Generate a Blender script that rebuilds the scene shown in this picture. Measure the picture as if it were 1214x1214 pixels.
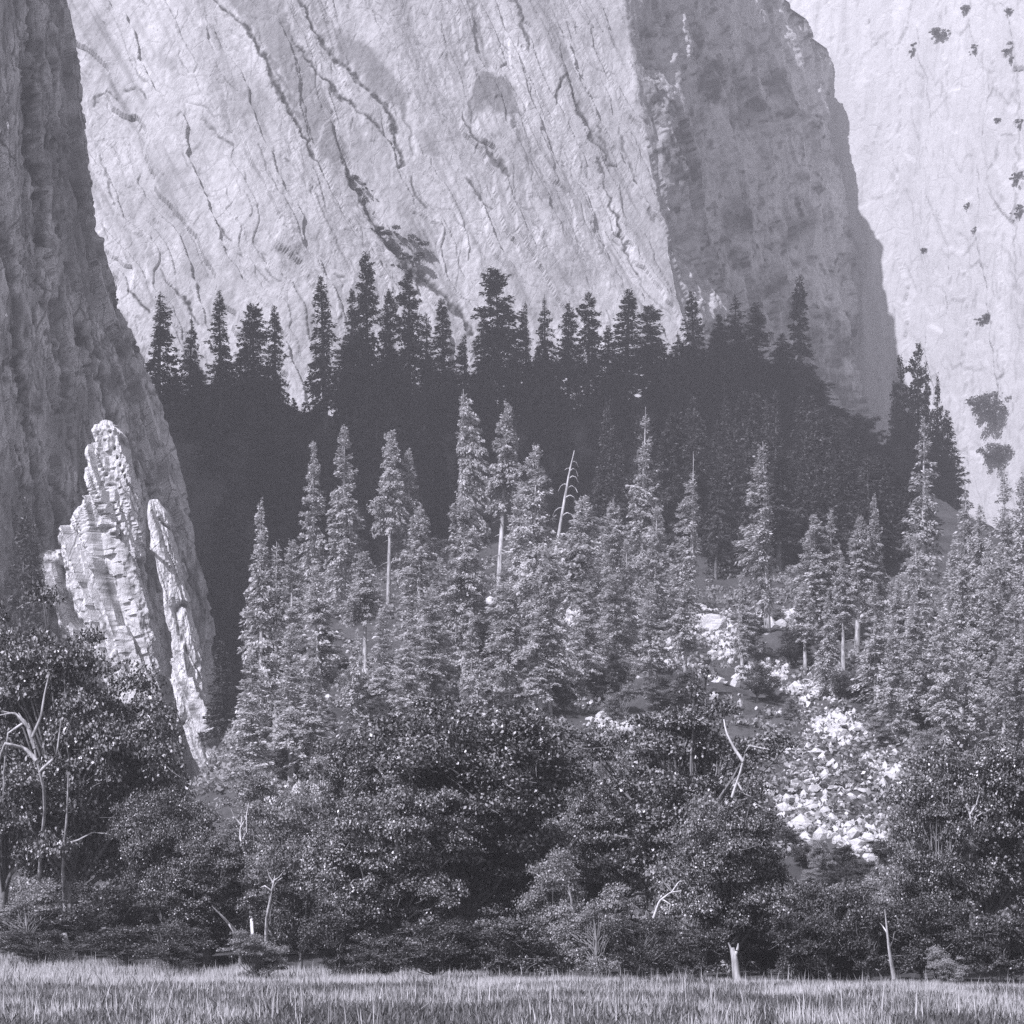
import bpy, bmesh, math, random
import numpy as np
from mathutils import Vector

# ------------------------------------------------------------------ basics
for o in list(bpy.data.objects):
    bpy.data.objects.remove(o)
scene = bpy.context.scene
col = scene.collection
F, W, HOR, CAMH = 2856.0, 1214.0, 1117.0, 2.0      # focal length and horizon in photo pixels, eye height in metres
AZ, EL = 40.5, 46.0                                # sun: rays run AZ degrees right of straight ahead, EL degrees down

def wx(px, Y): return (px - 607.0) / F * Y
def wz(py, Y): return CAMH + (HOR - py) / F * Y
def pxpy(x, Y, z): return 607.0 + x / Y * F, HOR - (z - CAMH) / Y * F

# ------------------------------------------------------------------ noise
def _h(i, j, s):
    n = (i.astype(np.int64) * 374761393 + j.astype(np.int64) * 668265263 + s * 974634777) & 0xFFFFFFFF
    n = ((n ^ (n >> 13)) * 1274126177) & 0xFFFFFFFF
    n = ((n ^ (n >> 16)) * 2246822519) & 0xFFFFFFFF
    return ((n ^ (n >> 15)) & 0xFFFFFF) / float(0xFFFFFF)

def vn(x, y, s=0):
    x = np.asarray(x, float); y = np.asarray(y, float)
    i, j = np.floor(x), np.floor(y); u, v = x - i, y - j
    u = u * u * (3 - 2 * u); v = v * v * (3 - 2 * v)
    a = _h(i, j, s) * (1 - u) + _h(i + 1, j, s) * u
    b = _h(i, j + 1, s) * (1 - u) + _h(i + 1, j + 1, s) * u
    return a * (1 - v) + b * v

def fbm(x, y, s=0, o=4, g=.5):
    r = 0; a = 1; t = 0
    for k in range(o):                                                       # each octave turned, so no lattice shows
        r = r + a * vn(x + 17.3 * k, y - 9.1 * k, s + k * 7); t += a; a *= g
        x, y = (x * .8 - y * .6) * 2, (x * .6 + y * .8) * 2
    return r / t

def ridge(x, y, s=0):
    return 1 - np.abs(2 * vn(x, y, s) - 1)

def cells(x, y, s=0):
    """value of the nearest jittered cell: blocky steps like jointed rock"""
    i, j = np.floor(x), np.floor(y); best = np.full(x.shape, 9.0); val = np.zeros(x.shape)
    for di in (-1, 0, 1):
        for dj in (-1, 0, 1):
            a, b = i + di, j + dj
            d = (a + _h(a, b, s) - x) ** 2 + (b + _h(a, b, s + 5) - y) ** 2
            m = d < best; best = np.where(m, d, best); val = np.where(m, _h(a, b, s + 9), val)
    return val

def sstep(a, b, x):
    t = np.clip((np.asarray(x, float) - a) / (b - a), 0, 1); return t * t * (3 - 2 * t)

# ------------------------------------------------------------------ object helpers
def tag(o, label=None, cat=None, group=None, kind=None):
    if label: o['label'] = label
    if cat: o['category'] = cat
    if group: o['group'] = group
    if kind: o['kind'] = kind
    return o

def mesh_data(name, V, Q, mat, smooth=False, attrs=None):
    V = np.asarray(V, np.float32); Q = np.asarray(Q, np.int32)
    me = bpy.data.meshes.new(name); k = Q.shape[1]
    me.vertices.add(len(V)); me.vertices.foreach_set('co', V.ravel())
    me.loops.add(Q.size); me.loops.foreach_set('vertex_index', Q.ravel())
    me.polygons.add(len(Q)); me.polygons.foreach_set('loop_start', np.arange(0, Q.size, k, dtype=np.int32))
    try: me.polygons.foreach_set('loop_total', np.full(len(Q), k, np.int32))
    except Exception: pass
    me.update(calc_edges=True); me.validate()
    me.polygons.foreach_set('use_smooth', np.full(len(me.polygons), smooth))
    for n, a in (attrs or {}).items():
        at = me.attributes.new(n, 'FLOAT', 'POINT'); at.data.foreach_set('value', np.asarray(a, np.float32).ravel())
    me.materials.append(mat)
    return me

def obj(name, me, parent=None, loc=(0, 0, 0)):
    o = bpy.data.objects.new(name, me); col.objects.link(o); o.location = loc
    if parent is not None: o.parent = parent
    return o

class MB:
    """collects tubes and quads, builds one mesh"""
    def __init__(s): s.V = []; s.Q = []; s.n = 0
    def add(s, V, Q):
        V = np.asarray(V, float); s.V.append(V); s.Q.append(np.asarray(Q, int) + s.n); s.n += len(V)
    def tube(s, pts, rad, k=6, cap=True):
        pts = np.asarray(pts, float); m = len(pts); rad = np.broadcast_to(np.asarray(rad, float), (m,))
        d = np.gradient(pts, axis=0); d /= np.linalg.norm(d, axis=1, keepdims=True) + 1e-9
        ref = np.where(np.abs(d[:, 2:3]) > .9, np.array([[1., 0, 0]]), np.array([[0, 0, 1.]]))
        a = np.cross(d, ref); a /= np.linalg.norm(a, axis=1, keepdims=True) + 1e-9; b = np.cross(d, a)
        th = np.arange(k) * 2 * math.pi / k
        V = (pts[:, None] + rad[:, None, None] * (np.cos(th)[None, :, None] * a[:, None] + np.sin(th)[None, :, None] * b[:, None])).reshape(-1, 3)
        i = np.arange(m - 1)[:, None] * k; j = np.arange(k)[None]
        Q = np.stack([i + j, i + (j + 1) % k, i + k + (j + 1) % k, i + k + j], -1).reshape(-1, 4)
        s.add(V, Q)
    def data(s, name, mat, smooth=False):
        return mesh_data(name, np.concatenate(s.V), np.concatenate(s.Q), mat, smooth)

# ------------------------------------------------------------------ materials
def new_mat(name):
    m = bpy.data.materials.new(name); m.use_nodes = True
    nt = m.node_tree; b = nt.nodes['Principled BSDF']
    return m, nt, b

def N(nt, t, **kw):
    n = nt.nodes.new(t)
    for k, v in kw.items():
        if k.startswith('in_'): n.inputs[k[3:].replace('_', ' ')].default_value = v
        else: setattr(n, k, v)
    return n

def math_n(nt, op, a, b=None, c=None):
    n = nt.nodes.new('ShaderNodeMath'); n.operation = op
    for i, x in enumerate((a, b, c)):
        if x is None: continue
        if isinstance(x, (int, float)): n.inputs[i].default_value = x
        else: nt.links.new(x, n.inputs[i])
    return n.outputs[0]

def ramp(nt, fac, stops):
    r = nt.nodes.new('ShaderNodeValToRGB'); e = r.color_ramp.elements
    while len(e) < len(stops): e.new(.5)
    for k, (p, v) in enumerate(stops):
        e[k].position = p; e[k].color = (v, v, v, 1)
    nt.links.new(fac, r.inputs[0]); return r.outputs[0]

def rock_mat(name, lo, hi, theta=0.0, aniso=.2, scale=1.0, bump=.6, stain_to=.07, streak=.5, dist=1.0, joint=.6, sw=0.0):
    """granite: broad tone, fine speckle, long weather streaks leaning THETA in the x-z plane; a 'stain' attribute carries lichen and seams"""
    m, nt, b = new_mat(name); L = nt.links.new
    tc = N(nt, 'ShaderNodeTexCoord')
    mp = N(nt, 'ShaderNodeMapping'); mp.inputs['Rotation'].default_value = (0, theta, 0); mp.inputs['Scale'].default_value = (1, 1, aniso)
    mp0 = N(nt, 'ShaderNodeVectorRotate', rotation_type='Y_AXIS'); mp0.inputs['Angle'].default_value = theta
    L(tc.outputs['Object'], mp0.inputs['Vector'])
    mp.inputs['Rotation'].default_value = (0, 0, 0)
    L(mp0.outputs['Vector'], mp.inputs['Vector'])
    n1 = N(nt, 'ShaderNodeTexNoise', in_Scale=.05 * scale, in_Detail=8., in_Roughness=.62); L(mp.outputs[0], n1.inputs['Vector'])
    n2 = N(nt, 'ShaderNodeTexNoise', in_Scale=.28 * scale, in_Detail=8., in_Roughness=.72); L(mp.outputs[0], n2.inputs['Vector'])
    n3 = N(nt, 'ShaderNodeTexNoise', in_Scale=.9 * scale, in_Detail=6., in_Roughness=.75); L(tc.outputs['Object'], n3.inputs['Vector'])
    t = math_n(nt, 'MULTIPLY_ADD', n1.outputs['Fac'], .45, 0.0)
    t = math_n(nt, 'MULTIPLY_ADD', n2.outputs['Fac'], .3, t)
    t = math_n(nt, 'MULTIPLY_ADD', n3.outputs['Fac'], .25, t)
    c = ramp(nt, t, [(.36, lo), (.5, lo + (hi - lo) * .6), (.62, hi)])
    # dark weather streaks
    s = ramp(nt, n2.outputs['Fac'], [(.30 + sw, 1.0), (.42 + sw, 0.0)])
    sp = ramp(nt, n3.outputs['Fac'], [(.33, 1.0), (.43, 0.0)])
    s = math_n(nt, 'MAXIMUM', math_n(nt, 'MULTIPLY', s, streak), math_n(nt, 'MULTIPLY', sp, streak * .8))
    # joints: long thin connected fractures, broken up by noise
    mj = N(nt, 'ShaderNodeMapping'); mj.inputs['Scale'].default_value = (1, 1, max(aniso, .5)); L(mp0.outputs['Vector'], mj.inputs['Vector'])
    wn = N(nt, 'ShaderNodeTexNoise', in_Scale=.16 * scale, in_Detail=6., in_Roughness=.65); L(mj.outputs[0], wn.inputs['Vector'])
    wv = N(nt, 'ShaderNodeVectorMath', operation='MULTIPLY_ADD'); L(wn.outputs['Color'], wv.inputs[0]); wv.inputs[1].default_value = (3 / scale,) * 3; L(mj.outputs[0], wv.inputs[2])
    jn = None
    for sc_, wd_ in ((.05, .022), (.15, .035)):
        vo = N(nt, 'ShaderNodeTexVoronoi', feature='DISTANCE_TO_EDGE', in_Scale=sc_ * scale); L(wv.outputs[0], vo.inputs['Vector'])
        q = ramp(nt, vo.outputs['Distance'], [(0, 1.0), (wd_ * .35, .8), (wd_, 0.0)])
        q = math_n(nt, 'MULTIPLY', q, ramp(nt, n1.outputs['Fac'] if sc_ < .1 else n2.outputs['Fac'], [(.42, 0.0), (.56, 1.0)]))
        jn = q if jn is None else math_n(nt, 'MAXIMUM', jn, q)
    s = math_n(nt, 'MAXIMUM', s, math_n(nt, 'MULTIPLY', jn, joint))
    at = N(nt, 'ShaderNodeAttribute', attribute_name='stain')
    jig = math_n(nt, 'MULTIPLY_ADD', n3.outputs['Fac'], 1.3, .35)
    st = math_n(nt, 'MULTIPLY', at.outputs['Fac'], jig); st = math_n(nt, 'MINIMUM', st, 1.0)
    s = math_n(nt, 'MAXIMUM', s, st)
    mix = N(nt, 'ShaderNodeMix', data_type='RGBA'); L(s, mix.inputs['Factor']); L(c, mix.inputs['A'])
    mix.inputs['B'].default_value = (stain_to,) * 3 + (1,)
    L(mix.outputs['Result'], b.inputs['Base Color'])
    b.inputs['Roughness'].default_value = .9; b.inputs['Specular IOR Level'].default_value = .2
    bp = N(nt, 'ShaderNodeBump', in_Strength=bump, in_Distance=dist)
    hgt = math_n(nt, 'MULTIPLY_ADD', n2.outputs['Fac'], 2.2, n3.outputs['Fac'])
    hgt = math_n(nt, 'MULTIPLY_ADD', jn, -.5, hgt)
    L(hgt, bp.inputs['Height']); L(bp.outputs[0], b.inputs['Normal'])
    return m

def leaf_mat(name, lo, hi, rough=.5, spec=.4, scale=1.2, trans=.25, dark=.22):
    m, nt, b = new_mat(name); L = nt.links.new
    tc = N(nt, 'ShaderNodeTexCoord')
    n = N(nt, 'ShaderNodeTexNoise', in_Scale=scale, in_Detail=3., in_Roughness=.7); L(tc.outputs['Object'], n.inputs['Vector'])
    g = N(nt, 'ShaderNodeNewGeometry')
    oi = N(nt, 'ShaderNodeObjectInfo')
    t = math_n(nt, 'MULTIPLY_ADD', n.outputs['Fac'], .5, math_n(nt, 'MULTIPLY', g.outputs['Random Per Island'], .45))
    t = math_n(nt, 'MULTIPLY_ADD', oi.outputs['Random'], .12, t)
    L(ramp(nt, t, [(dark, lo), (.8, hi)]), b.inputs['Base Color'])
    b.inputs['Roughness'].default_value = rough; b.inputs['Specular IOR Level'].default_value = spec
    tr = N(nt, 'ShaderNodeBsdfTranslucent'); L(b.inputs['Base Color'].links[0].from_socket, tr.inputs['Color'])       # thin leaves let light through
    mx = N(nt, 'ShaderNodeMixShader'); mx.inputs[0].default_value = trans
    L(b.outputs[0], mx.inputs[1]); L(tr.outputs[0], mx.inputs[2]); L(mx.outputs[0], nt.nodes['Material Output'].inputs['Surface'])
    return m

def bark_mat(name, lo, hi, scale=3.0):
    m, nt, b = new_mat(name); L = nt.links.new
    tc = N(nt, 'ShaderNodeTexCoord'); mp = N(nt, 'ShaderNodeMapping'); mp.inputs['Scale'].default_value = (1, 1, .2)
    L(tc.outputs['Object'], mp.inputs['Vector'])
    n = N(nt, 'ShaderNodeTexNoise', in_Scale=scale, in_Detail=5., in_Roughness=.7); L(mp.outputs[0], n.inputs['Vector'])
    L(ramp(nt, n.outputs['Fac'], [(.35, lo), (.62, hi)]), b.inputs['Base Color'])
    b.inputs['Roughness'].default_value = .9
    bp = N(nt, 'ShaderNodeBump', in_Strength=.5, in_Distance=.05); L(n.outputs['Fac'], bp.inputs['Height']); L(bp.outputs[0], b.inputs['Normal'])
    return m

M_SLAB = rock_mat('granite_slab', .27, .64, theta=math.radians(-24), aniso=.14, stain_to=.05, streak=.5, dist=.7, bump=.35, joint=.25)
M_FAR = rock_mat('pale_granite', .37, .53, theta=math.radians(-4), aniso=.14, stain_to=.14, streak=.34, bump=.4, dist=.8, joint=.12)
M_TOWER = rock_mat('weathered_granite', .26, .74, theta=math.radians(-6), aniso=.12, scale=2.2, stain_to=.04, streak=.75, dist=.4, joint=.8, sw=.05)
M_SPUR = rock_mat('fractured_granite', .46, .80, theta=math.radians(-18), aniso=.16, scale=4.5, stain_to=.06, streak=.35, dist=.3, joint=.8)
M_BOULDER = rock_mat('boulder_granite', .30, .64, scale=9, aniso=1, streak=.4, dist=.12, joint=.2)
M_GROUND = rock_mat('forest_floor', .03, .12, scale=6, aniso=1, streak=.6, dist=.3, stain_to=.03, joint=0)
M_MEADOW = rock_mat('meadow_soil', .03, .09, scale=9, aniso=1, streak=.5, dist=.1, stain_to=.04, joint=0)
M_CONIFER = leaf_mat('sun_toned_conifer_needles', .24, .62, scale=.7, trans=.35)  # lit copy of the needles, brighter in base colour than the shaded one
M_SHADECON = leaf_mat('shade_toned_conifer_needles', .02, .085, scale=.5, trans=.1)  # shaded copy of the needles: the slope's shade is put into the colour
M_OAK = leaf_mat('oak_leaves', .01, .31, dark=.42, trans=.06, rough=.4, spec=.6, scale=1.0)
M_SHADELEAF = leaf_mat('shade_toned_undergrowth_leaves', .01, .16, dark=.42, rough=.4, spec=.4, scale=1.0, trans=.1)  # leaves darkened in colour to stand for the shade of the oaks
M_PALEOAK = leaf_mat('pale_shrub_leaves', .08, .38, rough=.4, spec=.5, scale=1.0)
M_BARK = bark_mat('pale_bark', .12, .48)
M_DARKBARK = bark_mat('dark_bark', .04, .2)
M_TWIG = bark_mat('grey_twigs', .06, .22)
M_DEAD = bark_mat('bleached_dead_wood', .16, .62)
M_GRASS = leaf_mat('dry_grass_blades', .27, .72, rough=.6, scale=.35, trans=.4)
M_WEED = leaf_mat('meadow_weed_leaves', .02, .15, rough=.5, scale=.8)

# ------------------------------------------------------------------ terrain
CR = np.array([(-200, 470), (60, 470), (170, 470), (240, 458), (300, 468), (360, 492), (420, 492), (520, 490), (600, 490), (700, 480), (820, 455), (880, 428),
               (930, 438), (960, 470), (1000, 505), (1070, 575), (1140, 625), (1214, 650), (1400, 660)], float)
YC = 620.0
CRX = (CR[:, 0] - 607) / F * YC; CRZ = CAMH + (HOR - CR[:, 1]) / F * YC
PY = np.array([0, 118, 132, 160, 190, 220, 250, 300, 350, 400], float)
PZ = np.array([0, 0, .8, 6, 13, 20.5, 28, 41, 52, 61], float)

def edge_Y(x_over_y):
    """far edge of the meadow, metres from the camera, running nearer to the right"""
    return np.interp(x_over_y, [-.25, -.2125, .2125, .25], [132, 128, 92, 90])

def terrain(x, Y):
    x = np.asarray(x, float); Y = np.asarray(Y, float)
    near = np.interp(Y, PY, PZ)
    left = .40 + .60 * sstep(-44, -22, x + (Y - 300) * .05)
    near = near * np.where(Y < 410, left, left)
    shift = np.interp(x / np.maximum(Y, 1), [-.21, .21], [0, 18])
    near = near + np.clip((Y - (118 - shift)), 0, 14) * .05
    zc = np.interp(x, CRX, CRZ)
    t = np.clip((Y - 392) / (YC - 392), 0, 1)
    z = near + (zc - near) * (t ** 1.15)
    z = np.where(Y > YC, np.maximum(zc - (Y - YC) * .45, 70), z)
    rough = sstep(135, 190, Y)
    z = z + rough * ((fbm(x / 14, Y / 14, 3) - .5) * 5 + (fbm(x / 3, Y / 3, 8) - .5) * 1.6)
    z = z + (1 - rough) * (fbm(x / 6, Y / 6, 5) - .5) * .25
    return z

def ground_z(x, Y): return float(terrain(np.array([x]), np.array([Y]))[0])

_YS = np.arange(135, 640, 1.0)
def hit_Y(px, py):
    """distance at which the slope shows at this place of the photo"""
    x = wx(px, _YS); p = HOR - (terrain(x, _YS) - CAMH) / _YS * F
    k = np.where(p <= py)[0]
    return float(_YS[k[0]]) if len(k) else 600.0

def grid_faces(nr, nc, wrap=False):
    c = nc if wrap else nc - 1
    i = np.arange(nr - 1)[:, None] * nc; j = np.arange(c)[None]; k = (j + 1) % nc
    return np.stack([i + j, i + k, i + nc + k, i + nc + j], -1).reshape(-1, 4)

ys = np.concatenate([np.arange(-60, 100, 8), np.arange(100, 420, 1.6), np.arange(420, 660, 2.2), np.arange(660, 1400, 12), [1600, 2400, 4000]])
us = np.linspace(-1, 1, 261); us = np.sign(us) * (np.abs(us) * .26 + np.maximum(np.abs(us) - .92, 0) * 12)
Yg, Ug = np.meshgrid(ys, us, indexing='ij'); Xg = Ug * (np.maximum(Yg, 0) + 60)
Zg = terrain(Xg, Yg)
st = np.clip(fbm(Xg / 5, Yg / 5, 21) * 2 - .9, 0, 1) * .8
g = obj('hillside', mesh_data('hillside', np.stack([Xg, Yg, Zg], -1).reshape(-1, 3), grid_faces(len(ys), len(us)), M_GROUND, True, {'stain': st}))
tag(g, 'brushy talus hillside rising behind the meadow to the dark ridge', 'hillside', kind='structure')
ys = np.arange(-40, 134, 2.0); us = np.linspace(-.28, .28, 60)
Yg, Ug = np.meshgrid(ys, us, indexing='ij'); Yg = np.minimum(Yg, edge_Y(Ug) + 4); Xg = Ug * (np.maximum(Yg, 0) + 40)
Zg = terrain(Xg, Yg) + .004
g = obj('meadow', mesh_data('meadow', np.stack([Xg, Yg, Zg], -1).reshape(-1, 3), grid_faces(len(ys), len(us)), M_MEADOW, True))
tag(g, 'flat meadow ground in front of the oaks', 'meadow', kind='structure')

# ------------------------------------------------------------------ cliffs
def seam(P, pts, w, depth=1.0, soft=1.6):
    """0..1 closeness of every photo point P (n,2) to a polyline of half-width w"""
    pts = np.asarray(pts, float); out = np.zeros(len(P))
    w = np.broadcast_to(np.asarray(w, float), (len(pts),))
    for a, b, wa, wb in zip(pts[:-1], pts[1:], w[:-1], w[1:]):
        r = max(wa, wb) * soft * 1.6 + 9
        m = np.where((P[:, 0] > min(a[0], b[0]) - r) & (P[:, 0] < max(a[0], b[0]) + r) & (P[:, 1] > min(a[1], b[1]) - r) & (P[:, 1] < max(a[1], b[1]) + r))[0]
        if not len(m): continue
        X, Y = P[m, 0], P[m, 1]; k = min(1.0, .35 + np.hypot(*(b - a)) / 40)
        X2 = X + k * ((fbm(X / 11, Y / 11, 41, 2) - .5) * 9 + (fbm(X / 3, Y / 3, 43, 2) - .5) * 3.4); Y2 = Y + k * ((fbm(X / 11, Y / 11, 47, 2) - .5) * 9 + (fbm(X / 3, Y / 3, 49, 2) - .5) * 3.4)
        d = b - a; q0 = np.stack([X2, Y2], -1) - a; t = np.clip((q0 @ d) / (d @ d + 1e-9), 0, 1)
        q = q0 - t[:, None] * d; dist = np.hypot(q[:, 0], q[:, 1])
        ww = (wa + (wb - wa) * t) * (.25 + 1.5 * fbm(X / 9 + 31, Y / 9, 53, 3))
        out[m] = np.maximum(out[m], depth * (1 - sstep(ww * .3, ww * soft * .8 + .5, dist)) * np.clip(.35 + 1.3 * fbm(X / 5, Y / 5, 57, 2), 0, 1))
    return out

def patch(P, poly, soft=6, val=.4, s=0):
    """soft-edged patch of weathering inside a polygon"""
    poly = np.asarray(poly, float); x, y = P[:, 0], P[:, 1]
    m = np.where((x > poly[:, 0].min() - 20) & (x < poly[:, 0].max() + 20) & (y > poly[:, 1].min() - 20) & (y < poly[:, 1].max() + 20))[0]
    out = np.zeros(len(P))
    if not len(m): return out
    q = P[m] + np.stack([(fbm(x[m] / 12, y[m] / 12, 5 + s) - .5) * 22, (fbm(x[m] / 12, y[m] / 12, 15 + s) - .5) * 22], -1)
    ins = np.zeros(len(m), bool); dist = np.full(len(m), 1e9)
    for a, b in zip(poly, np.roll(poly, -1, 0)):
        c = ((a[1] > q[:, 1]) != (b[1] > q[:, 1])) & (q[:, 0] < (b[0] - a[0]) * (q[:, 1] - a[1]) / (b[1] - a[1] + 1e-9) + a[0]); ins ^= c
        d = b - a; t = np.clip(((q - a) @ d) / (d @ d + 1e-9), 0, 1)
        dist = np.minimum(dist, np.linalg.norm(q - (a + t[:, None] * d), axis=1))
    sd = np.where(ins, dist, -dist)
    out[m] = val * sstep(-soft, soft, sd)
    return out

def loft(cols, zs, counts):
    """cols: functions z -> (x, y); returns P[z, u, 3]"""
    C = np.array([[c(z) for z in zs] for c in cols], float)          # ncol, nz, 2
    rows = []
    for a, b, n in zip(C[:-1], C[1:], counts):
        t = np.linspace(0, 1, n, endpoint=False)
        rows.append(a[:, None] * (1 - t)[None, :, None] + b[:, None] * t[None, :, None])
    rows.append(C[-1][:, None])
    P = np.concatenate(rows, 1)
    return np.concatenate([P, np.broadcast_to(np.asarray(zs, float)[:, None, None], P.shape[:2] + (1,))], -1)

def normals(P):
    n = np.cross(np.gradient(P, axis=1), np.gradient(P, axis=0)); n /= np.linalg.norm(n, axis=-1, keepdims=True) + 1e-9
    return n

def px_col(pys, pxs, Y0, lean, z0):
    """a column that follows a line of the photo: photo x by photo y, at distance Y0 leaning back by LEAN"""
    def f(z):
        Y = Y0 + (z - z0) * lean
        return wx(np.interp(HOR - (z - CAMH) / Y * F, pys, pxs), Y), Y
    return f

def closed_cliff(name, P, D, nrm, back, stain, mat, smooth=True):
    """displaced front surface closed by a coarse back and a top"""
    nz, nu = P.shape[:2]
    Q = P + nrm * D[..., None]
    B = np.stack([np.stack([np.full(nz, bx), np.full(nz, by), P[:, 0, 2]], -1) for bx, by in back], 1)
    A = np.concatenate([Q, B], 1); n = A.shape[1]
    V = A.reshape(-1, 3); Fc = grid_faces(nz, n, True)
    top = A[-1]; c = top.mean(0); V = np.concatenate([V, [c]])
    k = np.arange(n); cap = np.stack([(nz - 1) * n + k, (nz - 1) * n + (k + 1) % n, np.full(n, len(V) - 1), np.full(n, len(V) - 1)], -1)
    st = np.concatenate([stain, np.zeros((nz, len(back)))], 1).ravel(); st = np.append(st, 0)
    # the cap as degenerate-free triangles: a second object would split the rock, so triangulate everything
    T = np.concatenate([Fc[:, [0, 1, 2]], Fc[:, [0, 2, 3]], cap[:, :3]])
    return obj(name, mesh_data(name, V, T, mat, smooth, {'stain': st}))

rng = np.random.default_rng(11)

# --- central slab and its shaded right flank
zs = np.arange(70, 478, .5)
c0 = lambda z: (wx(30, 770 + (z - 90) * .33), 770 + (z - 90) * .33)
c1 = lambda z: (wx(330, 782 + (z - 90) * .36), 782 + (z - 90) * .36)
c2 = px_col([-300, 0, 100, 200, 300, 390, 700], [690, 738, 752, 772, 795, 818, 880], 850, .34, 90)
c3 = px_col([-300, -50, 0, 50, 100, 200, 300, 400, 800], [895, 915, 922, 933, 942, 958, 972, 984, 1022], 1150, .08, 90)
def c4(z):
    (xa, ya), (xb, yb) = c2(z), c3(z); return xb + (xb - xa) * .7, yb + (yb - ya) * .7
P = loft([c0, c1, c2, c3, c4], zs, [290, 400, 300, 170])
P[..., 2] -= (P[..., 2] - 70) * (.042 * sstep(.78, .97, np.linspace(0, 1, P.shape[1])))[None]
nr = normals(P); x, y, z = P[..., 0], P[..., 1], P[..., 2]
pp = np.stack(pxpy(x, y, z), -1).reshape(-1, 2)
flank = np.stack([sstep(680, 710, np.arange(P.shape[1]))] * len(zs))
th = math.radians(24); arc = np.cumsum(np.linalg.norm(np.diff(P[300], axis=0, prepend=P[300][:1]), axis=1))[None] + 0 * x
a_ = arc * math.cos(th) + z * math.sin(th); b_ = -arc * math.sin(th) + z * math.cos(th)
wp = (fbm(arc / 22, z / 22, 31, 4) - .5) * 16
D = (fbm(a_ / 45, b_ / 130, 1, 3) - .5) * 12
D += (cells((a_ + wp) / 17, (b_ + 3 * wp) / 330, 13) - .5) * 2.2 + (cells((a_ + wp) / 7, (b_ - 3 * wp) / 150, 22) - .5) * 1.6 * sstep(.4, .6, fbm(a_ / 40, b_ / 60, 33, 2))
D += (cells((a_ + wp * .4) / 3, (b_ + wp) / 26, 25) - .5) * .9 * sstep(.45, .62, fbm(a_ / 25, b_ / 40, 34, 3))
D += (fbm(a_ / 6, b_ / 26, 4, 4) - .5) * 1.2 + (fbm(arc / 2.6, z / 3.2, 9, 3, .6) - .5) * .6
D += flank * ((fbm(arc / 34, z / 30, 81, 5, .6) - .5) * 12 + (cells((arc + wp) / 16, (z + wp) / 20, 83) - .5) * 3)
SEAMS = [
 ([(405, 188), (418, 215), (432, 240), (450, 270), (470, 295), (490, 315), (520, 340), (545, 365), (562, 392)], [3, 5, 7, 6, 9, 9, 5, 5, 8], 1.0, 3.5),
 ([(250, 0), (268, 18), (298, 45), (316, 75), (330, 112), (350, 140), (364, 175), (385, 205)], [2, 4, 4, 4, 5, 4, 3, 2], .9, 2.5),
 ([(352, -5), (378, 45), (405, 75), (430, 103), (455, 125), (467, 150), (477, 195)], [3, 3, 4, 4, 5, 5, 3], .85, 2.5),
 ([(345, 40), (372, 80), (400, 110), (432, 135), (452, 160), (464, 172)], [2, 3, 4, 3, 2, 2], .8, 1.5),
 ([(320, 70), (345, 120), (372, 160), (400, 190)], [4, 5, 4, 3], .5, 1.0),
 ([(475, 120), (482, 150), (490, 185)], [4, 3, 2], .5, 1),
 ([(555, 0), (568, 40), (578, 80)], [4, 5, 4], .4, .8), ([(606, -4), (618, 30), (626, 64)], [3, 4, 2], .75, 1.2),
 ([(663, 122), (661, 97), (672, 93), (690, 135), (705, 165), (722, 194), (732, 197)], [1.5, 2, 3, 4, 4, 3, 1], .8, 2.0),
 ([(706, 150), (716, 175), (726, 195)], [2, 2, 1], .7, 1),
 ([(710, 188), (725, 230), (740, 270), (752, 300), (765, 326)], [1.5] * 5, .75, 1.2),
 ([(735, 153), (745, 195), (760, 230), (778, 262)], [1.5, 2, 1.5, 1], .6, 1),
 ([(542, 140), (560, 162), (575, 180), (592, 202), (601, 214)], [2, 2.5, 3, 3, 2], .7, 1.5),
 ([(605, 140), (618, 185), (628, 215), (640, 245)], [3, 2, 1.5, 1], .6, 1), ([(618, 150), (634, 200), (652, 232)], [1.2] * 3, .5, .7),
 ([(487, 213), (494, 233), (508, 245)], [3, 3, 1.5], .7, 1.5), ([(553, 214), (563, 230), (572, 244), (582, 250)], [2, 3, 2, 1], .7, 1.2),
 ([(190, 317), (204, 336), (222, 350), (234, 376)], [1.5, 2, 3, 2], .95, 1.5), ([(256, 266), (265, 280), (274, 288)], [2, 2, 1], .9, 1),
 ([(110, 122), (114, 112), (125, 105), (134, 114), (144, 124)], [1.5] * 5, .7, 1), ([(150, 106), (160, 107), (173, 118)], [2, 2, 1], .7, 1),
 ([(154, 342), (165, 355), (176, 368)], [2, 3, 2], .9, 1), ([(118, 180), (128, 210), (134, 238)], [2, 3, 1.5], .6, 1),
 ([(240, 148), (262, 172), (275, 180)], [3, 3, 2], .6, 1), ([(155, 60), (165, 95), (178, 110)], [1, 2, 1], .4, .6), ([(305, 178), (312, 200), (325, 225)], [2, 2, 1], .5, .6),
 ([(338, 115), (352, 165), (360, 200)], [1.2] * 3, .5, .6), ([(368, 215), (378, 240), (384, 262)], [1.2] * 3, .5, .6),
 ([(600, 285), (612, 275), (618, 268)], [1] * 3, .5, .5), ([(315, 322), (322, 330), (332, 336)], [1.2] * 3, .6, .5),
 ([(800, 158), (812, 200), (824, 235), (832, 262)], [3, 4, 3, 2], .7, 1.5), ([(892, 85), (902, 60), (912, 45)], [4, 5, 3], .6, 1.5),
 ([(860, 85), (880, 70), (900, 40)], [6, 7, 5], .4, 1), ([(810, 290), (825, 310), (830, 330)], [2, 2, 1], .5, 1),
]
stain = np.zeros(len(pp)); groove = np.zeros(len(pp))
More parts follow.
